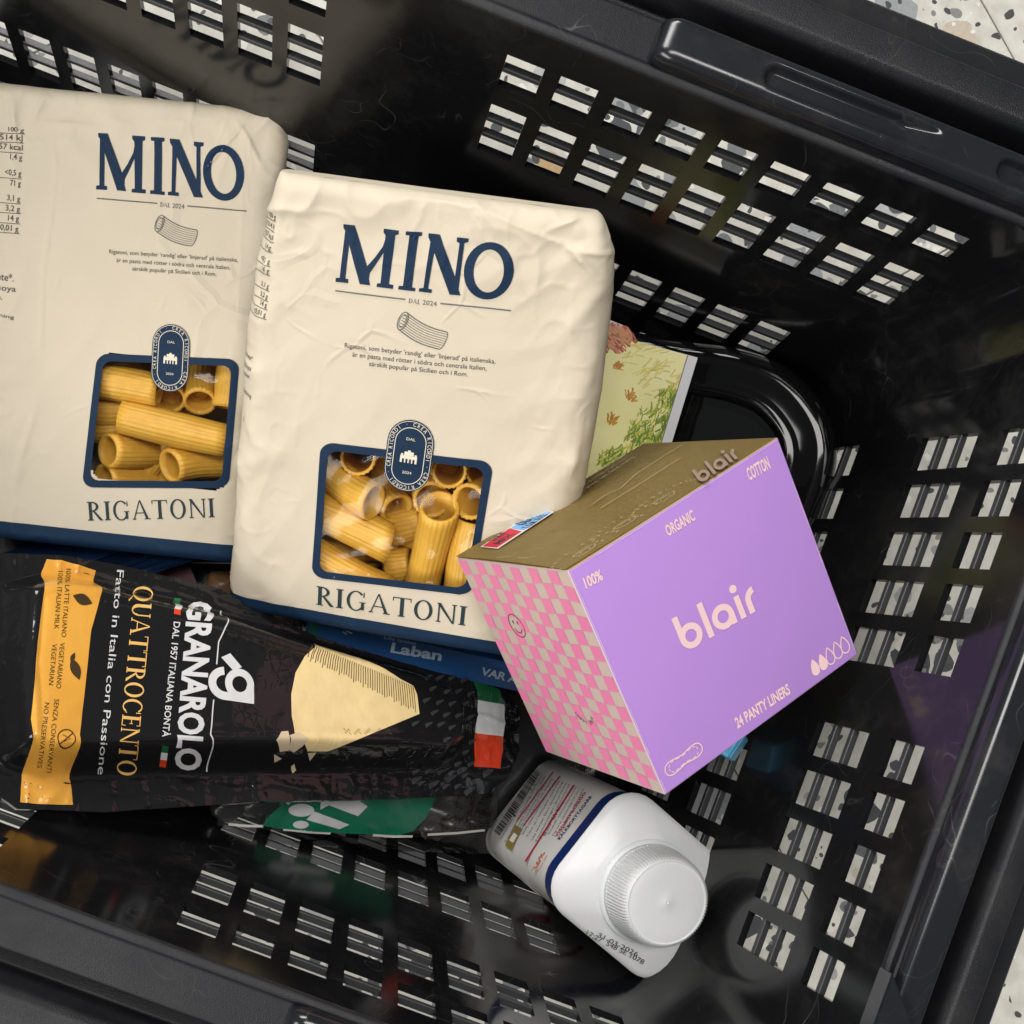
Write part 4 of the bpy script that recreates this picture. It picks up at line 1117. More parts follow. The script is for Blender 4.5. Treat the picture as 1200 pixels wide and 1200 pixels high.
def drop(c, h, filled, ang):
    P = []
    for t in np.linspace(0, 2 * math.pi, 26):
        y = math.cos(t); r_ = .5 * math.sin(t) * (math.sin(abs(t - 0) / 2) if t <= math.pi else math.sin((2 * math.pi - t) / 2)) * 1.15
        P.append(c + h / 2 * A3((r_ * 1.3, y)))
    if filled: pr.uv(*P[:-1])
    else: pr.line(P, .05, True)
for k, q in enumerate([(982, 472), (1012, 451), (1040, 428), (1069, 405), (1097, 384)]): drop(A3(front.inv(660 + q[0] / 3.333, 640 + q[1] / 3.333)), .66, k < 2, 0)
pc = A3(front.inv(660 + 470 / 3.333, 640 + 832 / 3.333))
def peanut(s_):
    P = []
    for t in np.linspace(0, 2 * math.pi, 44):
        r_ = .30 + .15 * math.cos(2 * t) ** 1 if True else 0
        x = math.cos(t) * .62; y = math.sin(t) * (.13 + .20 * abs(math.cos(t)) ** 1.5) ; P.append(pc + s_ * A3((x * math.cos(.0) - y * math.sin(.0), x * 0 + y)) * A3((1.35, 1.35)))
    return P
pr.line(peanut(1.0), .045, True)
inn = peanut(.78)
for k in range(0, len(inn) - 2, 3): pr.line([inn[k], inn[k + 1], inn[k + 2]][:3], .035, True)
tag(pr.build('front_lettering', M['blush'], carton), kind='stuff')
# print on the bronze top
class TP(Fr): pass
pr = Print(tp, .04)
blair(pr, (822, 568), (869, 535), (811, 553))
pr.build('top_lettering', flat('dusty_pink_ink', (.36, .25, .21), .5), carton)
pr = Print(tp, .04)
for (cx_, cy_) in ((660, 655), (733, 618), (803, 585), (775, 581)):
    if (cx_, cy_) == (775, 581): continue
    c_ = A3(tp.inv(cx_ + 34, cy_ - 12)) if False else A3(tp.inv(530 + {660: 695, 733: 905, 803: 1110}[cx_] / 4.444, 500 + {660: 650, 733: 505, 803: 375}[cx_] / 4.444))
    P = [c_ + A3((.42 * math.cos(t) * (1 + .15 * math.sin(3 * t)), .25 * math.sin(t) * (1 + .2 * math.cos(2 * t)))) for t in np.linspace(0, 2 * math.pi, 20)]
    pr.line(P, .022, True); pr.line([c_ + A3((.2 * math.cos(t), .10 * math.sin(t))) for t in np.linspace(-1, 3.2, 10)], .02, True)
    wd = {660: 'ORGANIC COTTON', 733: 'SENSITIVE SKIN', 803: 'DERMATOLOGICALLY'}[cx_]
    for k, ch in enumerate(wd):
        t = math.radians(200 - k * (220 / len(wd))); v, f = font2d(ch)
        if not len(v): continue
        d = A3((math.cos(t) * 1.25, math.sin(t) * .62)); q = c_ + d; dd = unit(A3((math.sin(t) * 1.25, -math.cos(t) * .62)))
        nn = np.array([-dd[1], dd[0]]); s_ = .14 / cap_height(); pr.add([q + dd * (x - .3) * s_ * .8 + nn * y * s_ for x, y in v], f, .002)
q5 = lambda x, y: (530 + x / 4.444, 500 + y / 4.444)
for k in range(3):
    pr.text(('Made without perfume or chlorine, dermatologically tested', 'Individually wrapped liners of certified organic cotton', 'Keep in a dry place, see date stamp')[k], q5(482 + 26 * k, 420 + 10 * k), q5(880 + 38 * k, 168 - 4 * k), 2.4)
for pts in (((730, 410), (800, 360), (880, 325), (960, 250), (1100, 160), (1195, 100)), ((775, 430), (860, 375), (960, 315), (1100, 225), (1195, 165)), ((230, 690), (310, 680), (345, 655)), ((345, 690), (400, 690), (440, 675))):
    pr.line([q5(*p) for p in pts], .03)
tag(pr.build('top_print', flat('pale_gold_ink', (.60, .50, .32), .5), carton), kind='stuff')
pr = Print(tp, .05); pr.px(q5(150, 632), q5(240, 642), q5(535, 448), q5(440, 440)); st = pr.build('price_sticker', flat('sticker_white', (.72, .68, .66), .5), carton)
pr = Print(tp, .058); pr.px(q5(160, 630), q5(236, 637), q5(365, 552), q5(300, 537)); pr.build('red_field', flat('sticker_red', (.55, .016, .04), .5), st)
pr = Print(tp, .058); pr.px(q5(305, 537), q5(378, 546), q5(520, 451), q5(440, 446)); pr.build('blue_field', flat('sticker_blue', (.17, .42, .78), .5), st)
pr = Print(tp, .066)
for k, (t, p, q) in enumerate((('2 FOR 49', (225, 603), (290, 560)), ('MIX', (245, 620), (330, 566)), ('KLIPP UR', (350, 515), (425, 465)), ('RABATT', (380, 520), (455, 470)), ('T.O.M. 31/12', (400, 535), (500, 466)))): pr.text(t, q5(*p), q5(*q), 3.6, .02)
tag(pr.build('sticker_lettering', flat('sticker_ink', (.03, .025, .05), .5), st), kind='stuff')

# ------------------------------------------------------------------ cheese pack
class Pack:
    curved = True
    def __init__(s, fr, outline, block, H):
        s.f = fr; s.out = outline; s.blk = block; s.H = H
    def sdf(s, poly, x, y):
        x = np.asarray(x, float); y = np.asarray(y, float); d = np.full(np.broadcast(x, y).shape, 1e9); ins = np.zeros(d.shape, bool); n = len(poly)
        for i in range(n):
            a = poly[i]; b = poly[(i + 1) % n]; e = b - a; t = np.clip(((x - a[0]) * e[0] + (y - a[1]) * e[1]) / (e @ e), 0, 1)
            d = np.minimum(d, np.hypot(x - a[0] - t * e[0], y - a[1] - t * e[1]))
            c = ((a[1] > y) != (b[1] > y)) & (x < (b[0] - a[0]) * (y - a[1]) / (b[1] - a[1] + 1e-12) + a[0]); ins ^= c
        return np.where(ins, -d, d)
    def height(s, x, y):
        d = s.sdf(s.blk, x, y)
        h = s.H * (1 - sstep(-.35, .8, d)) - s.H
        h = h + .05 * fbm(x * .5, y * .5, 3) + .06 * np.exp(-np.abs(d - .95 - .06 * vnoise(x * .8, y * .8, 5)) / .07) + .05 * np.exp(-np.abs(d - 1.35 - .1 * vnoise(x * .5, y * .5, 6)) / .08) - .05 * np.exp(-np.abs(d + .55) / .12)
        fl = sstep(.5, 1.2, d); rip = 1 - np.abs(fbm(x * .8, y * .35, 44, 2)) * 2; rip2 = 1 - np.abs(fbm(x * .45 + 2, y * 1.6, 45, 2)) * 2
        h = h + fl * (.10 * np.maximum(rip, 0) ** 2 + .06 * np.maximum(rip2, 0) ** 2)
        slope = sstep(-.6, 0, d) * (1 - sstep(.6, 1.1, d)); h = h + slope * .03 * np.maximum(1 - np.abs(fbm(x * 1.6, y * 1.6, 61, 2)) * 2, 0) ** 2
        return h
    def at(s, x, y, lift=0.0): return s.f.at(x, y, s.height(np.asarray(x, float), np.asarray(y, float)) + lift)
    def invN(s, px, py):
        w = np.zeros(np.shape(px))
        for _ in range(24):
            u, v = s.f.invN(px, py, w); w = .5 * w + .5 * s.height(u, v)
        return u, v
    def inv(s, px, py):
        u, v = s.invN(np.array([float(px)]), np.array([float(py)])); return A3((u[0], v[0]))
_a = C(224, 712, 48.3); _b = C(215, 890, 46.4); _m_ = C(225, 800, 47.4)
cf = Fr(_m_, _b - _a, C(575, 846, 54.2) - _m_)      # u reads down the picture, v to the right
def cpoly(pts, w): return [A3(cf.inv(x, y, w)) for x, y in pts]
HB = 1.8
outl = cpoly([(2, 648), (60, 650), (125, 660), (250, 688), (373, 748), (480, 779), (590, 808), (608, 832), (608, 880), (596, 912), (570, 930), (480, 936), (300, 940), (120, 952), (20, 948), (-4, 930), (-8, 780)], -HB)
blk = cpoly([(30, 690), (60, 682), (120, 690), (250, 722), (400, 768), (490, 792), (528, 808), (541, 832), (538, 866), (520, 880), (400, 878), (200, 878), (60, 882), (28, 872), (22, 780)], -.6)
pack = Pack(cf, outl, blk, HB)
proot = thing('cheese_pack', cf.at(0, 0, -HB - .4), 'black vacuum pack with wedge of hard cheese and gold band at lower left', 'cheese')
M['packblack'] = mat('black_glossy_film', (.010, .010, .011), .11, .42)
_m = M['packblack']; _c = coords(_m)
_v = nd(_m, 'ShaderNodeTexVoronoi', feature='DISTANCE_TO_EDGE'); _v.inputs['Scale'].default_value = 230; lk(_m, _c, _v.inputs['Vector'])
_r = ramp(_m, _v.outputs['Distance'], [(.0, (1, 1, 1)), (.12, (0, 0, 0))]).outputs[0]
_n2 = ramp(_m, noise(_m, _c, 60, 4), [(.45, (0, 0, 0)), (.62, (1, 1, 1))]).outputs[0]
_x = nd(_m, 'ShaderNodeMath', operation='MULTIPLY'); lk(_m, _r, _x.inputs[0]); lk(_m, _n2, _x.inputs[1])
lk(_m, bump(_m, _x.outputs[0], .16, .0005, bump(_m, noise(_m, _c, 110, 3, .5, .6), .14, .0012)), bsdf(_m).inputs['Normal'])
PN = lambda n, c, r=.2: _pack_ink(n, c, r)
def _pack_ink(n, c, r):
    m = mat(n, c, r, .5); co = coords(m); lk(m, bump(m, noise(m, co, 120, 3, .5, .6), .18, .0012), bsdf(m).inputs['Normal']); return m
# body: height field inside the outline, with a flat underside
us = np.array([p[0] for p in outl]); vs_ = np.array([p[1] for p in outl])
gu = np.arange(us.min() - .2, us.max() + .2, .10); gv = np.arange(vs_.min() - .2, vs_.max() + .2, .10)
GU, GV = np.meshgrid(gu, gv); D_ = pack.sdf(outl, GU, GV)
# pull the border points on to the outline
eps = 1e-3; gx_ = (pack.sdf(outl, GU + eps, GV) - D_) / eps; gy_ = (pack.sdf(outl, GU, GV + eps) - D_) / eps
near = (D_ > 0) & (D_ < .16); U2 = np.where(near, GU - gx_ * D_, GU); V2_ = np.where(near, GV - gy_ * D_, GV)
keep = D_ < .16; idx = -np.ones(D_.shape, int); idx[keep] = np.arange(keep.sum())
Pt = pack.at(U2[keep], V2_[keep]); Pb = cf.at(U2[keep], V2_[keep], -HB - .25)
Fc = []; nn_ = int(keep.sum()); edge = {}
for j in range(D_.shape[0] - 1):
    for i in range(D_.shape[1] - 1):
        q = (idx[j, i], idx[j, i + 1], idx[j + 1, i + 1], idx[j + 1, i])
        if min(q) < 0: continue
        Fc.append(q); Fc.append(tuple(x + nn_ for x in q[::-1]))
        for a, b in zip(q, q[1:] + q[:1]):
            if (b, a) in edge: del edge[(b, a)]
            else: edge[(a, b)] = 1
for (a, b) in edge: Fc.append((b, a, a + nn_, b + nn_))
o = mesh_obj('pouch', np.concatenate([Pt, Pb]), Fc, M['packblack'], proot, True); smooth_by_angle(o, 60)
c4 = lambda x, y: (x / 3.75, 640 + y / 3.75)
c5 = lambda x, y: (250 + x / 3, 680 + y / 3)
pr = Print(pack, .02)
pr.px(*[c4(*p) for p in ((205, 58), (270, 62), (330, 80), (420, 108), (400, 370), (380, 560), (350, 830), (320, 1137), (200, 1134), (88, 1126), (110, 960), (135, 760), (165, 420), (195, 180))])
_m = PN('gold_band_ink', (.66, .31, .045), .22); _c = coords(_m)
lk(_m, mixc(_m, noise(_m, _c, 18, 2), (.80, .42, .07), (.58, .24, .025)), bsdf(_m).inputs['Base Color'])
band = pr.build('gold_band', _m, proot, .16)
pr = Print(pack, .035)
for t, p, q, h in (('100% LATTE ITALIANO', (290, 100), (268, 400), 5.5), ('100% ITALIAN MILK', (255, 110), (236, 365), 5.5), ('VEGETARIANO', (262, 425), (245, 625), 5.5), ('VEGETARIAN', (228, 430), (212, 610), 5.5), ('SENZA CONSERVANTI', (238, 672), (203, 995), 5.5), ('NO PRESERVATIVES', (195, 688), (162, 975), 5.5)):
    pr.text(t, c4(*p), c4(*q), h)
for (x, y, r_) in ((292, 845, 36),):
    c_ = A3(pack.inv(*c4(x, y))); pr.ring(c_, .33, .04); pr.line([c_ + (-.22, .22), c_ + (.22, -.22)], .04, True); pr.line([c_ + (-.12, -.15), c_ + (0, .14), c_ + (.12, -.1)], .03, True)
def leaf(c, L, wd, ang):
    P = []
    for t in np.linspace(0, 1, 9): P.append((L * (t - .5), wd * math.sin(math.pi * t)))
    for t in np.linspace(1, 0, 9)[1:-1]: P.append((L * (t - .5), -wd * math.sin(math.pi * t)))
    pr.uv(*[c + A3((x * math.cos(ang) - y * math.sin(ang), x * math.sin(ang) + y * math.cos(ang))) for x, y in P])
leaf(A3(pack.inv(*c4(362, 235))), .75, .22, 1.3); leaf(A3(pack.inv(*c4(330, 540))), .85, .18, .4); leaf(A3(pack.inv(*c4(318, 490))), .4, .08, -.3)
tag(pr.build('band_lettering', PN('band_dark_ink', (.05, .03, .012)), band), kind='stuff')
pr = Print(pack, .022)
pr.text('GRANAROLO', c4(828, 240), c4(770, 982), 28, .035); pr.text('DAL 1957 ITALIANA BONTÀ', c4(763, 332), c4(712, 838), 7.4, .012); pr.text('Fatto in Italia con Passione', c4(513, 105), c4(428, 1003), 8.4)
pr.line([c4(970, 285), c4(960, 420), c4(951, 520)], .05); pr.line([c4(938, 675), c4(925, 830), c4(908, 992)], .05)
# round letter mark with a flag over it, lying on its side
gc = A3(pack.inv(*c4(1046, 606))); k_ = np.linalg.norm(A3(pack.inv(*c4(1146, 606))) - gc) / 100
def gm(pts): return [gc + A3((y * 1.0, x * 1.0)) * k_ for x, y in pts]        # picture axes relative to the mark: x right, y down
v, f = ring_poly(6, 0, 62, 62, 32, 32, 34); pr.add(gm(v), f)
pr.uv(*gm([(8, 62), (6, 33), (30, 30), (38, 0), (68, 2), (70, 72), (64, 72)]))
v, f = ring_poly(-52, 4, 72, 66, 40, 34, 26, math.radians(95), math.radians(262)); pr.add(gm(v), f)
pr.uv(*gm([(-58, 70), (-56, 38), (66, 40), (66, 72)])); pr.uv(*gm([(-74, -98), (-36, -120), (14, -70), (-20, -50)]))
tag(pr.build('white_lettering', PN('white_ink', (.66, .66, .66)), proot), kind='stuff')
pr = Print(pack, .022); pr.serif('QUATTROCENTO', c4(590, 172), c4(512, 1008), 22, .03)
_m = PN('gold_ink', (.75, .45, .12)); _c = coords(_m); lk(_m, mixc(_m, noise(_m, _c, 26, 1), (.78, .34, .07), (.82, .62, .22)), bsdf(_m).inputs['Base Color'])
pr.build('gold_lettering', _m, proot)
GREEN, WHITE, RED = PN('flag_green', (.012, .115, .045)), PN('flag_white', (.70, .70, .70)), PN('flag_red', (.68, .055, .02))
def flagpart(name, m, *pts):
    pr = Print(pack, .024); pr.px(*pts); pr.build(name, m, proot)
for (m, pts) in ((GREEN, ((912, 352), (975, 366), (1005, 385), (1022, 437), (929, 421), (925, 385))), (WHITE, ((929, 421), (1022, 437), (1024, 490), (1018, 549), (919, 536), (928, 480))), (RED, ((919, 536), (1018, 549), (1015, 610), (1008, 662), (915, 655)))): flagpart('flag_stripe', m, *[c5(*p) for p in pts])
for (a, b, c_, d) in (((768, 228), (797, 232), (792, 304), (763, 298)), ((712, 876), (740, 880), (728, 974), (699, 970))):
    e = lambda p, q, t: (p[0] + (q[0] - p[0]) * t, p[1] + (q[1] - p[1]) * t)
    for k, m in enumerate((GREEN, WHITE, RED)): flagpart('flag_stripe', m, c4(*e(a, d, k / 3)), c4(*e(b, c_, k / 3)), c4(*e(b, c_, (k + 1) / 3)), c4(*e(a, d, (k + 1) / 3)))
pr = Print(pack, .022); pr.px(*[c5(*p) for p in ((352, 222), (320, 268), (288, 325), (273, 400), (275, 480), (288, 545), (330, 602), (400, 602), (435, 590), (520, 545), (640, 498), (724, 470), (715, 400), (703, 372), (640, 345), (540, 300), (450, 262))])
_m = PN('cheese_yellow', (.80, .62, .29)); _c = coords(_m); lk(_m, mixc(_m, noise(_m, _c, 120, 4), (.72, .53, .22), (.86, .70, .38)), bsdf(_m).inputs['Base Color'])
ch = pr.build('cheese_picture', _m, proot)
pr = Print(pack, .036); r8 = random.Random(8)
for k in range(46):
    t = k / 45; x = 345 + (700 - 345) * t; y = 228 + (372 - 228) * t; L_ = 46 + 40 * t + r8.uniform(-7, 9)
    pr.line([c5(x, y), c5(x - 8 + 14 * t, y + L_ * .5), c5(x - 14 + 24 * t, y + L_)], .035)
for k in range(22):
    x = 455 + (k * 37) % 180; y = 520 + (k * 17) % 18; pr.line([c5(x, y), c5(x + 7, y + 6)], .02)
pr.build('rind_lines', PN('rind_ink', (.12, .075, .03)), ch)
pr = Print(pack, .03)
for P in (((220, 562), (238, 532), (262, 530), (268, 560), (262, 600), (232, 604)), ((268, 545), (300, 534), (333, 556), (312, 585), (282, 606), (262, 596)), ((212, 612), (240, 628), (214, 642)), ((272, 655), (284, 646), (290, 668), (278, 680)), ((330, 608), (362, 606), (338, 636))): pr.px(*[c5(*p) for p in P])
pr.build('cheese_crumbs', PN('crumb_cream', (.62, .5, .33)), proot)
pr = Print(pack, .022); r5 = random.Random(5)
def tear(cx, cy, ln, wd):
    P = []
    for t in np.linspace(0, 2 * math.pi, 15)[:-1]:
        y = math.cos(t); x = math.sin(t) * (1 - y) * .5; P.append((cx + x * wd - y * ln * .3, cy + y * ln * .5 - x * wd * .2))
    try: pr.px(*[c5(*p) for p in P])
    except Exception: pass
for a in range(9):
    for b in range(12):
        x = 640 + a * 44 + (b % 2) * 22; y = 290 + b * 42 + a * 4
        if x < 690 or x > 905 or (y < 500 and x < 735) or y > 735 or y < 300 + (x - 690) * .22: continue
        if 520 < y < 640 and x < 800: continue
        tear(x + r5.uniform(-4, 4), y + r5.uniform(-4, 4), 21, 22)
for p in ((960, 680), (915, 712), (870, 672), (830, 700), (895, 745), (770, 720), (710, 705)): tear(*p, 30, 30)
tag(pr.build('drop_pattern', PN('grey_drop_ink', (.040, .042, .046)), proot), kind='stuff')

# ------------------------------------------------------------------ white bottle
b0 = C(655, 980, 60.3); b1 = C(753, 1039, 51.2); bax = unit(b1 - b0); BL = np.linalg.norm(b1 - b0)
_d = C(740, 925, 51.2) - C(645, 1035, 51.2); _d = _d - (_d @ bax) * bax
bfr = Fr(b0, _d, np.cross(bax, _d))
if bfr.ez @ bax < 0: bfr = Fr(b0, bfr.ex, -bfr.ey)
bottle = thing('bottle', b0, 'white square plastic bottle with ribbed screw cap leaning in the basket corner', 'bottle')
M['white_plastic'] = mat('white_bottle_plastic', (.78, .785, .79), .38, .5); bsdf(M['white_plastic']).inputs['Subsurface Weight'].default_value = .15; bsdf(M['white_plastic']).inputs['Subsurface Scale'].default_value = .004
M['label_white'] = mat('white_label', (.80, .78, .75), .33, .4)
BS = 2.76
BY = 1.16
def sqloop(h, r, w, n=7): return [bfr.at(x, y, w) for x, y in rrect(0, 0, h, h * BY, r, n)]
def loft(loops, m, name, parent, mi=None, ang=40, cap0=True, cap1=True):
    n = len(loops[0]); V = [p for l in loops for p in l]; Fc = []; I = []
    for j in range(len(loops) - 1):
        for i in range(n): Fc.append((j * n + i, j * n + (i + 1) % n, (j + 1) * n + (i + 1) % n, (j + 1) * n + i)); I.append(mi[j] if mi else 0)
    if cap0: Fc.append(tuple(range(n))[::-1]); I.append(0)
    if cap1: Fc.append(tuple(range((len(loops) - 1) * n, len(loops) * n))); I.append(0)
    o = mesh_obj(name, V, Fc, m, parent, True, I); return smooth_by_angle(o, ang)
M['navy_band'] = flat('navy_label_band', (.008, .03, .16), .35, .4)
prof = [(BS * .86, .75, 0), (BS * .95, .9, .12), (BS * .985, 1.0, .45), (BS * .985, 1.2, BL - 1.8), (BS * .985, 1.25, BL - 1.22), (BS, 1.3, BL - 1.20), (BS, 1.3, BL - .26), (BS * 1.035, 1.4, BL - .22), (BS * 1.05, 1.45, BL - .10), (BS * 1.03, 1.45, BL), (BS * .97, 1.4, BL + .10), (BS * .80, 1.5, BL + .32), (BS * .72, 1.6, BL + .42), (BS * .70, 1.8, BL + .46)]
loft([sqloop(h, r, w) for h, r, w in prof], [M['white_plastic'], M['label_white'], M['navy_band']], 'bottle_body', bottle, [0, 0, 1, 1, 1, 2, 0, 0, 0, 0, 0, 0, 0], 35)
cc_ = C(782, 1058, 49.1); cap0 = BL + .44; cw = float((cc_ - b0) @ bfr.ez); cu_, cv_ = float((cc_ - b0) @ bfr.ex), float((cc_ - b0) @ bfr.ey)
CR = 1.90; NR_ = 90 * 4
def cap_loop(r, w, ribs=0.0):
    return [bfr.at(cu_ * min(1, 1) * 1 + (r + ribs * (1 if (i % 4) in (1, 2) else 0)) * math.cos(2 * math.pi * i / NR_), cv_ + (r + ribs * (1 if (i % 4) in (1, 2) else 0)) * math.sin(2 * math.pi * i / NR_), w) for i in range(NR_)]
loft([cap_loop(r, w, rb) for r, w, rb in ((CR * 1.10, cap0 - .1, 0), (CR * 1.10, cap0 + .06, 0), (CR * 1.06, cap0 + .12, 0), (CR * 1.02, cap0 + .14, 0), (CR * 1.02, cap0 + .34, 0))], M['white_plastic'], 'tamper_ring', bottle, ang=50)
capo = loft([cap_loop(r, w, rb) for r, w, rb in ((CR * 1.0, cap0 + .30, .05), (CR * .995, cap0 + .38, .06), (CR * .93, cw - .30, .06), (CR * .90, cw - .10, .05), (CR * .875, cw - .02, .02), (CR * .86, cw, 0), (CR * .845, cw + .01, 0), (CR * .83, cw - .03, 0), (CR * .815, cw - .03, 0), (CR * .79, cw - .015, 0), (CR * .6, cw - .015, 0), (CR * .3, cw - .015, 0), (.12, cw - .015, 0), (.085, cw + .004, 0), (.05, cw + .0, 0), (.03, cw - .02, 0))], M['white_plastic'], 'screw_cap', bottle, ang=50)
# label print: the side facing the viewer
lf = Fr(b0 + 0 * bfr.ez - bfr.ey * 0, bfr.ex, bfr.ez)
cand = [(bfr.ey, -1), (bfr.ey, 1), (bfr.ex, 1), (bfr.ex, -1)]
tocam = unit(CAM - b0)
def sidefr(nrm):
    u = np.cross(bfr.ez, nrm); return Fr(b0 + nrm * BS * (BY if abs(nrm @ bfr.ey) > .9 else 1) * .985, u, bfr.ez)
def sidecentre(n): return proj(b0 + n * BS + bfr.ez * BL * .5)
ns_ = [s_ * a_ for a_, s_ in cand]
nl = min(ns_, key=lambda n: np.linalg.norm(sidecentre(n) - A3((640, 950))))
nb = min(ns_, key=lambda n: np.linalg.norm(sidecentre(n) - A3((640, 1060))))
nt = -nb
lf = sidefr(nl)
b6 = lambda x, y: (560 + x / 6, 870 + y / 6)
pr = Print(lf, .012); pr.line([b6(275, 555), b6(530, 208)], .16); pr.line([b6(322, 588), b6(578, 238)], .16); pr.line([b6(335, 840), b6(678, 300)], .19)
pr.text('vispegraciado', b6(557, 668), b6(765, 352), 4.2, .02); 
pr.build('red_print', flat('label_red', (.46, .03, .07), .4), bottle)
pr = Print(lf, .012); pr.text('KALKBORTTAGARE', b6(578, 688), b6(805, 382), 3.0, .03)
pr.build('blue_print', flat('label_navy', (.02, .03, .12), .4), bottle)
pr = Print(lf, .012); r6 = random.Random(3)
A0, A1 = A3((115, 625)), A3((400, 190))
x_ = 0.0
while x_ < 1:
    wd = r6.choice((.006, .009, .014, .02)); p = A0 + (A1 - A0) * x_; q = A0 + (A1 - A0) * min(1, x_ + wd); dv = A3((40, 32)) if r6.random() < .95 else A3((55, 44))
    pr.px(b6(*p), b6(*q), b6(*(q + dv)), b6(*(p + dv))); x_ += wd + r6.choice((.006, .01, .016))
pr.build('barcode', flat('barcode_ink', (.02, .02, .02), .5), bottle)
pr = Print(lf, .012)
tx_ = ['Innehåll natriumkarbonat', 'Förvaras oåtkomligt för barn', 'Vid kontakt med ögonen skölj', 'Undvik inandning av damm', 'Använd handskar vid arbete', 'Skölj med vatten flera minuter', 'Töm ej i avloppet utan råd', 'Läs texten före användning', 'Förpackningen återvinns', 'Kontakta giftcentral', 'Bör ej blandas']
for k in range(14):
    t = k / 13; p = A3((165, 640)) + A3((430, -10)) * t * .93 + A3((8, 60)) * (.6 + .4 * math.sin(k)); q = A3((430, 225)) + A3((320, 100)) * t
    pr.text(tx_[k % len(tx_)], b6(*p), b6(*q), 1.9)
tag(pr.build('label_small_print', flat('label_grey_ink', (.13, .12, .12), .5), bottle), kind='stuff')
pr = Print(lf, .012); pr.text('36%', b6(408, 900), b6(478, 772), 3.6, .02); pr.text('mindre plast', b6(430, 910), b6(492, 795), 1.8)
pr.build('orange_print', flat('label_orange', (.60, .13, .03), .4), bottle)
pr = Print(lf, .013); pr.px(b6(192, 725), b6(240, 762), b6(316, 612), b6(262, 580)); gq = pr.build('gold_block', flat('label_gold', (.27, .19, .05), .4), bottle)
pr = Print(lf, .02); pr.px(b6(222, 690), b6(250, 708), b6(280, 655), b6(255, 635)); pr.build('block_window', M['label_white'], gq)
for nrm, items in ((nb, ((.20, .9, .5, .8, (.40, .03, .03)), (.55, .75, -.1, .3, (.03, .04, .14)), (.62, .85, .5, .8, (.45, .05, .04)))), (nt, ((.30, .55, -.2, .5, (.45, .02, .03)), (.58, .66, -.6, .7, (.06, .06, .08))))):
    f_ = sidefr(nrm); pr = Print(f_, .012); pr.ring((0.0, BL * .55), 1.5, .28, 26, .3, 3.4, ry=1.1); pr.disc((-.3, BL * .35), .8, .5); pr.text
    pr.build('side_picture', flat('label_picture_red', (.36, .025, .025) if nrm is nt else (.30, .03, .03), .4), bottle)
# date stamp on the shoulder
sf = Fr(b0 + bfr.ez * (BL + .34), bfr.ex, bfr.ey)
pr = Print(sf, .03)
pr.text('31-03-2026', (699.5, 1097.5), (746, 1121), 5.6, .0); pr.text('17:27  S48 SE 1078', (686, 1095), (753, 1130), 5.6, .0)
pr.build('date_stamp', flat('stamp_ink', (.025, .025, .03), .5), bottle)

# ------------------------------------------------------------------ things lying deeper in the basket
def slab(fr, name, m, parent, u0, u1, v0, v1, w0, w1, bev=.06):
    o = bm_obj(name, box_bm(fr, u0, u1, v0, v1, w0, w1, bev, 2), m, parent); return smooth_by_angle(o, 45)
# picture book, cover up
k0, k1, k2_ = C(818, 419, 52.2), C(716, 376, 52.0), C(786, 524, 52.9)
kf = Fr(k0, k0 - k1, k0 - k2_)                      # origin at the top right corner, u to the right, v up
book = thing('picture_book', k0 - kf.ey * 6 - kf.ez * 1, 'picture book with painted yellow meadow cover between the front bag and far wall', 'book')
slab(kf, 'page_block', flat('book_paper', (.62, .58, .48), .8), book, -11.8, -.12, -9.2, -.15, -1.15, -.16, .02)
M['cover_white'] = flat('cover_white', (.66, .66, .68), .25, .5)
slab(kf, 'front_cover', M['cover_white'], book, -12, 0, -9.3, 0, -.14, 0, .03); slab(kf, 'back_cover', M['cover_white'], book, -12, 0, -9.3, 0, -1.35, -1.18, .03)
m = mat('meadow_painting', (.6, .55, .25), .22, .5); co = coords(m)
base = ramp(m, noise(m, co, 14, 4, .6, .4), [(.3, (.66, .60, .20)), (.5, (.80, .75, .36)), (.72, (.84, .79, .52))]).outputs[0]
lk(m, base, bsdf(m).inputs['Base Color'])
pr = Print(kf, .006); IN = .46
pr.uv((-11.9, -9.25), (-IN, -9.25), (-IN, -.02), (-11.9, -.02)); pic = pr.build('cover_picture', m, book)
r7 = random.Random(4)
def strokes(name, cols, spots, L, wd, spread):
    for q, (c_, rg) in enumerate(cols):
        pr = Print(kf, .012 + .004 * q)
        for (x, y, n, rad) in spots:
            for k in range(n):
                a = r7.uniform(0, 6.28); rr = rad * math.sqrt(r7.random()); b = A3(kf.inv(x, y)) + A3((rr * math.cos(a), rr * math.sin(a) * .8)); an = rg + r7.uniform(-spread, spread); l = L * r7.uniform(.5, 1.2)
                b[0] = min(b[0], -IN - .05)
                e = b + l * A3((math.cos(an), math.sin(an))); e[0] = min(e[0], -IN - .03); e[1] = min(e[1], -.05)
                pr.line([b, (b + e) / 2 + A3((.03, .02)), e], wd * r7.uniform(.6, 1.3), True)
        tag(pr.build(name, flat(name + '_%d' % q, c_, .3, .4), pic), kind='stuff')
strokes('grass_strokes', [((.40, .42, .05), 1.2), ((.24, .33, .03), 1.5), ((.50, .50, .07), 1.0), ((.13, .22, .02), 1.3)], [(770, 505, 60, 1.15), (785, 470, 30, .55), (748, 522, 40, .7), (720, 545, 40, .8)], .30, .05, .7)
strokes('autumn_leaf_strokes', [((.40, .04, .025), -.3), ((.30, .05, .03), -.6), ((.52, .22, .10), -.4)], [(706, 390, 50, .7), (726, 388, 24, .4)], .5, .08, .4)
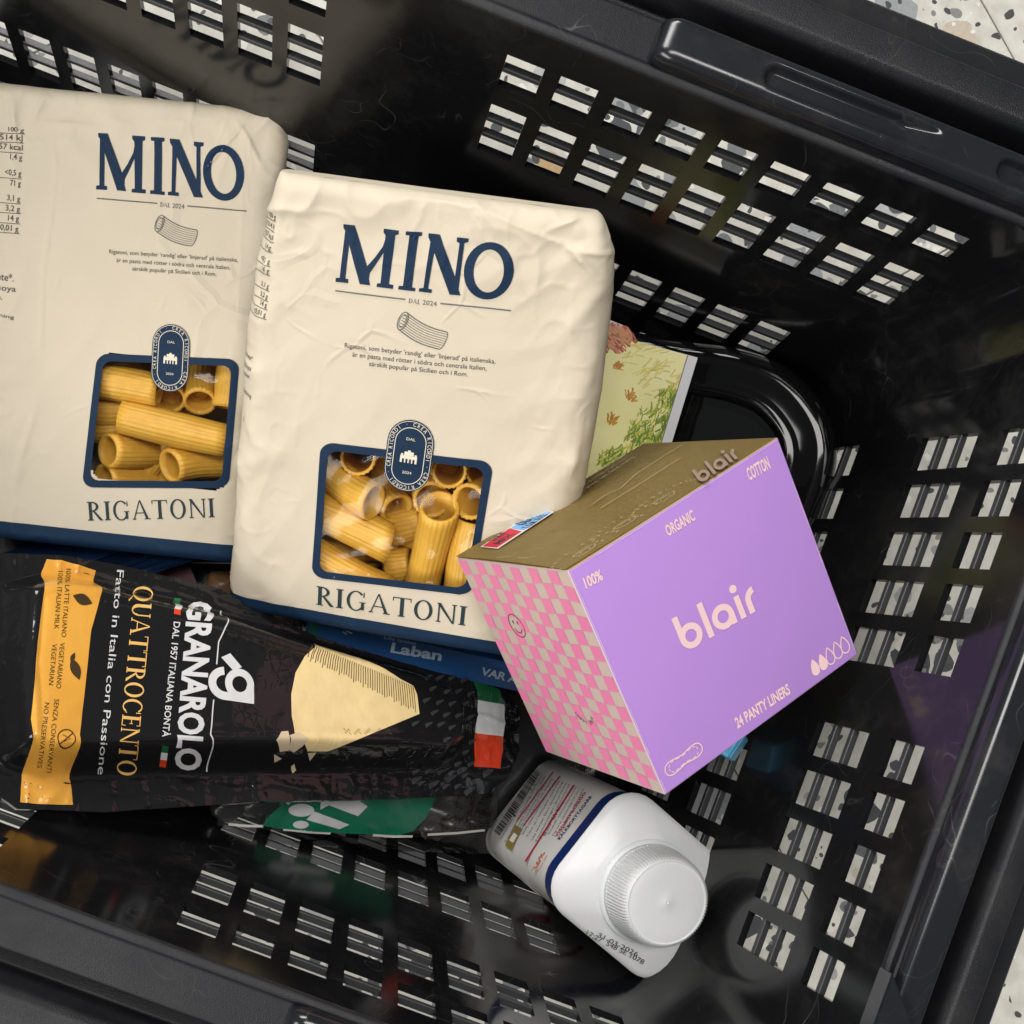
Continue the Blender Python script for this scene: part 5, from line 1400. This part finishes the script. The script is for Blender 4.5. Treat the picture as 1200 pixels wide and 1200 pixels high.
strokes('seed_strokes', [((.56, .28, .03), .6), ((.45, .18, .02), 1.4)], [(722, 430, 10, .16), (738, 466, 8, .2), (716, 494, 12, .2)], .24, .06, .6)
strokes('wash_strokes', [((.70, .58, .16), .8), ((.60, .52, .14), .5)], [(772, 448, 22, .9), (755, 420, 16, 1.0)], .5, .05, .7)
pr = Print(kf, .01); pr.line([(-IN + .03, -9.25), (-IN + .03, -.03)], .035, True); pr.build('cover_border_line', flat('border_ink', (.10, .09, .07), .4), book)

# blue book standing on its fore-edge, spine up
s0, s1 = C(360, 740, 55.6), C(612, 796, 56.6); sx = unit(s1 - s0)
sfr = Fr((s0 + s1) / 2, sx, np.cross(unit(A3((.12, -.42, .90)) - (A3((.12, -.42, .90)) @ sx) * sx), sx))
if sfr.ez[2] < 0: sfr = Fr(sfr.o, sfr.ex, -sfr.ey)
bb = thing('story_book', sfr.o - sfr.ez * 4, 'blue story book with its white lettered spine facing up under front bag', 'book')
LB = np.linalg.norm(s1 - s0) / 2
M['book_blue'] = mat('blue_book_cloth', (.018, .09, .27), .35, .5)
slab(sfr, 'spine', M['book_blue'], bb, -LB, LB + 3, -.66, .66, -.16, 0, .06)
for q in (-1, 1): slab(sfr, 'cover_board', M['book_blue'], bb, -LB, LB + 3, .57 * q - .08, .57 * q + .08, -5.2, -.17, .03)
slab(sfr, 'page_block', flat('story_pages', (.6, .57, .5), .8), bb, -LB + .1, LB + 2.9, -.46, .46, -5.1, -.2, .02)
pr = Print(sfr, .012); q8 = lambda x, y: (250 + x / 3, 680 + y / 3)
pr.text('Lille spöket', q8(600, 205), q8(712, 228), 4.2); pr.text('Laban', q8(622, 252), q8(800, 282), 11.5, .03); pr.text('VAR ARG', q8(938, 330), q8(1120, 376), 8.5, .03); pr.line([q8(455, 180), q8(470, 190), q8(468, 178), q8(488, 186)], .07)
tag(pr.build('spine_lettering', flat('spine_ink', (.50, .60, .70), .4), bb), kind='stuff')
pr = Print(sfr, .010); a_ = sfr.inv(*q8(372, 165)); pr.uv((-LB + .03, -.5), (-LB + .45, -.5), (-LB + .45, .5), (-LB + .03, .5)); pr.build('spine_end_mark', flat('spine_green', (.02, .13, .12), .4), bb)

# black glossy tray with a rounded corner
tz = 53.4
_t0, _t1, _t2 = C(985, 530, 53.0), C(640, 400, 56.8), C(650, 750, 57.3)
_tcen = (_t0 + _t1 + _t2) / 3; tf = Fr(_tcen, _t0 - (_t1 + _t2) / 2, _t1 - _t2)
px_out = [(800, 396), (865, 406), (915, 424), (948, 450), (972, 486), (981, 522), (977, 560), (962, 606), (940, 665), (908, 745), (860, 800), (760, 790), (650, 740), (575, 620), (590, 480), (640, 400), (720, 386)]
def smoothloop(P, n=8):
    P = [A3(p) for p in P]; out = []; N = len(P)
    for i in range(N):
        a, b, c, d = P[i - 1], P[i], P[(i + 1) % N], P[(i + 2) % N]
        for k in range(n):
            t = k / n; out.append(.5 * ((2 * b) + (c - a) * t + (2 * a - 5 * b + 4 * c - d) * t * t + (3 * b - a - 3 * c + d) * t ** 3))
    return np.array(out)
base_loop = smoothloop([tf.inv(*p) for p in px_out])
def offs(L, d):
    n = len(L); out = []
    for i in range(n):
        t = unit(L[(i + 2) % n] - L[i - 2]); out.append(L[i] + d * A3((-t[1], t[0])))
    return np.array(out)
area_ = sum(base_loop[i][0] * base_loop[(i + 1) % len(base_loop)][1] - base_loop[(i + 1) % len(base_loop)][0] * base_loop[i][1] for i in range(len(base_loop)))
sgn = 1 if area_ > 0 else -1
tray = thing('food_tray', tf.at(0, 0, -3), 'glossy black plastic tray with rounded rim half under the purple carton', 'tray')
M['tray'] = mat('black_tray_plastic', (.004, .0042, .0048), .08, .28); lk(M['tray'], bump(M['tray'], noise(M['tray'], coords(M['tray']), 35, 2), .12, .002), bsdf(M['tray']).inputs['Normal'])
sec = [(0.35, -2.9), (0.05, -1.2), (0.0, -.7), (.10, -.38), (.32, -.13), (.65, 0), (1.0, -.04), (1.5, -.16), (1.85, -.24), (1.95, -.18), (2.05, -.18), (2.15, -.26), (2.3, -.6), (2.55, -1.3)]
TL_ = [[tf.at(p[0], p[1], w) for p in offs(base_loop, d * sgn)] for d, w in sec]
if sgn < 0: TL_ = [l[::-1] for l in TL_]
loft(TL_, M['tray'], 'tray_shell', tray, ang=60)
lid = [tf.at(p[0], p[1], -.55) for p in offs(base_loop, 2.28 * sgn)]
mesh_obj('lid_film', lid, [tuple(range(len(lid)))], film('dark_lid_film', (.55, .55, .58), .4, .05, .08, 30), tray)

# clear tray of brown fruit under the two bags
dt0 = C(215, 700, 57.2); df = Fr(dt0, C(300, 715, 57.2) - C(130, 690, 57.2), C(215, 640, 57.6) - dt0)
dtr = thing('fruit_tray', df.at(0, 0, -2.4), 'clear lidded tray of brown fruit with dark red label, under both pasta bags', 'tray')
M['clear'] = film('clear_tray_plastic', (.93, .93, .93), .3, .05, .15, 30)
o = bm_obj('clear_box', box_bm(df, -4.6, 5.2, -2.9, 4.2, -2.3, 0, .35, 3), M['clear'], dtr); smooth_by_angle(o, 60)
pr = Print(df, .03); pr.line([(-4.2, 2.0), (1.0, 2.2), (2.5, 2.0), (5, 2.1)], .07, True); pr.line([(-.5, 1.6), (2.2, 1.5), (5, 1.7)], .05, True); pr.build('lid_rib_highlight', flat('lid_highlight', (.30, .30, .30), .2), dtr)  # highlights along the lid ribs, painted on as grey lines
pr = Print(df, -.1); pr.px((118, 700), (165, 660), (222, 662), (245, 720), (200, 735)); pr.build('paper_label', flat('maroon_card', (.055, .010, .020), .5), dtr)
pr = Print(df, -.08); pr.px((176, 672), (188, 664), (196, 680), (184, 676)); pr.build('red_corner', flat('label_corner_red', (.32, .01, .02), .5), dtr)
M['fruit'] = mat('brown_dried_fruit', (.15, .075, .035), .4, .5); _c = coords(M['fruit']); lk(M['fruit'], mixc(M['fruit'], noise(M['fruit'], _c, 90, 4), (.07, .035, .02), (.27, .14, .055)), bsdf(M['fruit']).inputs['Base Color']); lk(M['fruit'], bump(M['fruit'], noise(M['fruit'], _c, 220, 3), .6, .001), bsdf(M['fruit']).inputs['Normal'])
def lump(fr, c, rx, ry, rz, m, name, parent, seed, label=None, cat=None, group=None):
    bm = bmesh.new(); bmesh.ops.create_icosphere(bm, subdivisions=3, radius=1)
    for v in bm.verts:
        p = A3(v.co); k = 1 + .12 * float(fbm(p[0] * 2 + seed, p[1] * 2 + p[2], seed)); q = fr.at(c[0] + p[0] * rx * k, c[1] + p[1] * ry * k, c[2] + p[2] * rz * k); v.co = q
    o = bm_obj(name, bm, m, parent, True)
    return tag(o, label, cat, group)
for k, (u, v) in enumerate(((1.0, -.9), (2.6, -1.3), (4.1, -.8), (1.6, .7), (3.4, .8), (2.5, 2.4), (4.5, 2.3), (.8, -2.2), (3.4, -2.3))):
    lump(df, (u, v, -1.15), .82, .75, .8, M['fruit'], 'brown_fruit', None, k, ('brown dried fruit in the clear tray between the two pasta bags and cheese pack'), 'fruit', 'brown fruit in the clear tray')

# dark blue packet with a crimped, toothed edge
nfr = Fr(C(130, 690, 55.3), C(262, 656, 55.3) - C(130, 690, 55.3), C(120, 640, 57.2) - C(130, 690, 55.3))
npk = thing('foil_packet', nfr.o, 'dark blue foil packet with toothed crimped edge peeking out below the back bag', 'packet')
L_ = 4.95; bm = bmesh.new(); top_, bot_ = [], []
NT = 190
rows_ = []
for j in range(26):
    v = j / 25 * 2.2; row = []
    for i in range(NT + 1):
        u = -7.5 + (L_ + 8.5) * i / NT
        vv = v - (.05 if (i % 4 < 2) else 0) * (1 - j / 25) + (.10 * max(0, -u) * .0)
        w = .035 * math.sin(v * 16) * (1 if v < 1.3 else 0) + .12 * math.sin(u * .8) * .4 - .10 * max(0, v - 1.3)
        row.append(bm.verts.new(nfr.at(u, vv + (.028 * u * u if u < 0 else 0), w)))
    rows_.append(row)
for j in range(25):
    for i in range(NT): bm.faces.new((rows_[j][i], rows_[j][i + 1], rows_[j + 1][i + 1], rows_[j + 1][i]))
bmesh.ops.solidify(bm, geom=bm.faces[:], thickness=.03)
M['foil'] = mat('navy_foil', (.008, .022, .06), .25, .6)
bm_obj('crimped_seal', bm, M['foil'], npk, True)
o = bm_obj('packet_body', box_bm(nfr, -7.5, L_ + 1, 2.0, 5.0, -1.3, -.15, .4, 3), M['foil'], npk); smooth_by_angle(o, 60)

# clear bag with a green printed oval, below the cheese
gx0, gx1 = C(258, 948, 51.0), C(592, 955, 58.2); gmid = C(425, 952, 54.8)
gfr = Fr((gx0 + gx1) / 2, gx1 - gx0, C(432, 900, 55.6) - C(430, 972, 55.0))
GL = np.linalg.norm(gx1 - gx0) / 2
gb = thing('frozen_bag', gfr.at(0, 0, -2.5), 'clear plastic bag with green oval print and white letters below the cheese pack', 'plastic bag')
class Pillow:
    curved = True
    def __init__(s, f): s.f = f
    def height(s, u, v):
        u = np.asarray(u, float); v = np.asarray(v, float); a = np.clip(np.abs(u) / (GL + .3), 0, 1); b = np.clip((v + 1.55) / 5.5, 0, 1)
        return .95 * np.sqrt(np.maximum(1 - a ** 2.5, 0)) * np.sqrt(np.maximum(np.sin(np.pi * b), 0)) - 1.0 + .06 * fbm(u * .9, v * 1.1, 8) * (1 - a)
    def at(s, u, v, lift=0.0): return s.f.at(u, v, s.height(u, v) + lift)
    def inv(s, px, py):
        w = -.4
        for _ in range(10): p = s.f.inv(px, py, w); w = .5 * w + .5 * float(s.height(*p))
        return p
pil = Pillow(gfr)
def low(u): return -1.52 + .10 * (u / GL) ** 2
gu = np.linspace(-GL + .25, GL + .1, 90); gv = np.linspace(0, 1, 34); V = []; V2b = []
for u in gu:
    for t in gv:
        v = low(u) + t * 5.3; V.append(pil.at(u, v)); V2b.append(gfr.at(u, v, -1.02 - (pil.height(u, v) + 1.0) * .9))
Fc = []; nv = len(gv); off = len(V)
for i in range(89):
    for j in range(33):
        a = i * nv + j; q = (a, a + nv, a + nv + 1, a + 1); Fc.append(q); Fc.append(tuple(x + off for x in q[::-1]))
mesh_obj('bag_film', np.array(V + V2b), Fc, film('clear_bag_film', (.80, .81, .80), .5, .07, .35, 40), gb, True)
g9 = lambda x, y: (250 + x / 3.4286, 900 + y / 3.4286)
pr = Print(pil, .02); pr.px(*[g9(*p) for p in ((195, 232), (225, 190), (260, 160), (330, 90), (430, 70), (600, 60), (760, 65), (905, 90), (880, 150), (850, 205), (800, 255), (740, 272), (640, 268), (520, 262), (400, 256), (280, 245))])
go = pr.build('green_oval', mat('green_film_print', (.006, .115, .062), .22, .5), gb, .3)
pr = Print(pil, .035)
v, f = ring_poly(0, 0, 1, 1, .02, .02, 24)
def el(cx, cy, rx, ry): pr.px(*[g9(cx + rx * math.cos(t), cy + ry * math.sin(t)) for t in np.linspace(0, 6.28, 22)[:-1]])
el(352, 170, 52, 26); el(350, 228, 32, 16)
pr.px(g9(405, 175), g9(545, 228), g9(505, 246), g9(372, 208)); pr.px(g9(432, 98), g9(530, 95), g9(618, 155), g9(580, 194), g9(462, 150), g9(428, 168)); pr.px(g9(255, 110), g9(332, 108), g9(300, 150))
pr.build('white_letters', mat('white_film_print', (.46, .46, .47), .25, .5), go)
pr = Print(pil, .018)
for (a, b) in (((60, 226), (200, 234)), ((280, 246), (470, 262)), ((860, 268), (1090, 250)), ((640, 270), (800, 275))): pr.line([g9(*a), g9((a[0] + b[0]) / 2, (a[1] + b[1]) / 2 + 3), g9(*b)], .10)
pr.build('white_edge_print', mat('pale_film_print', (.50, .48, .44), .2, .5), gb)
M['mussel'] = mat('dark_bag_filling', (.020, .018, .018), .25, .5)
for k in range(22):
    u = -GL * .9 + (k % 11) / 10 * GL * 1.8; v = -.2 + (k // 11) * 1.5 + .3 * math.sin(k * 2.1)
    lump(gfr, (u, v, -1.05), .72, .5, .42, M['mussel'], 'dark_morsel', gb, k * 3)

# corner of a light blue packet
p0, p1, p2 = C(853, 889, 51.2), C(867, 866, 51.2), C(834, 877, 51.6)
lfr = Fr(p0, p1 - p0, p2 - p0)
lbp = thing('small_packet', lfr.at(.5, 1, -1.0), 'corner of a light blue packet peeking out below the purple carton', 'packet')
slab(lfr, 'packet_body', mat('light_blue_card', (.05, .27, .46), .35, .5), lbp, 0, 1.2, 0, 4.2, -1.0, 0, .12)
slab(lfr, 'end_flap', mat('pale_blue_card', (.10, .33, .50), .4, .5), lbp, .08, 1.1, -.04, .0, -.9, -.1, .01)
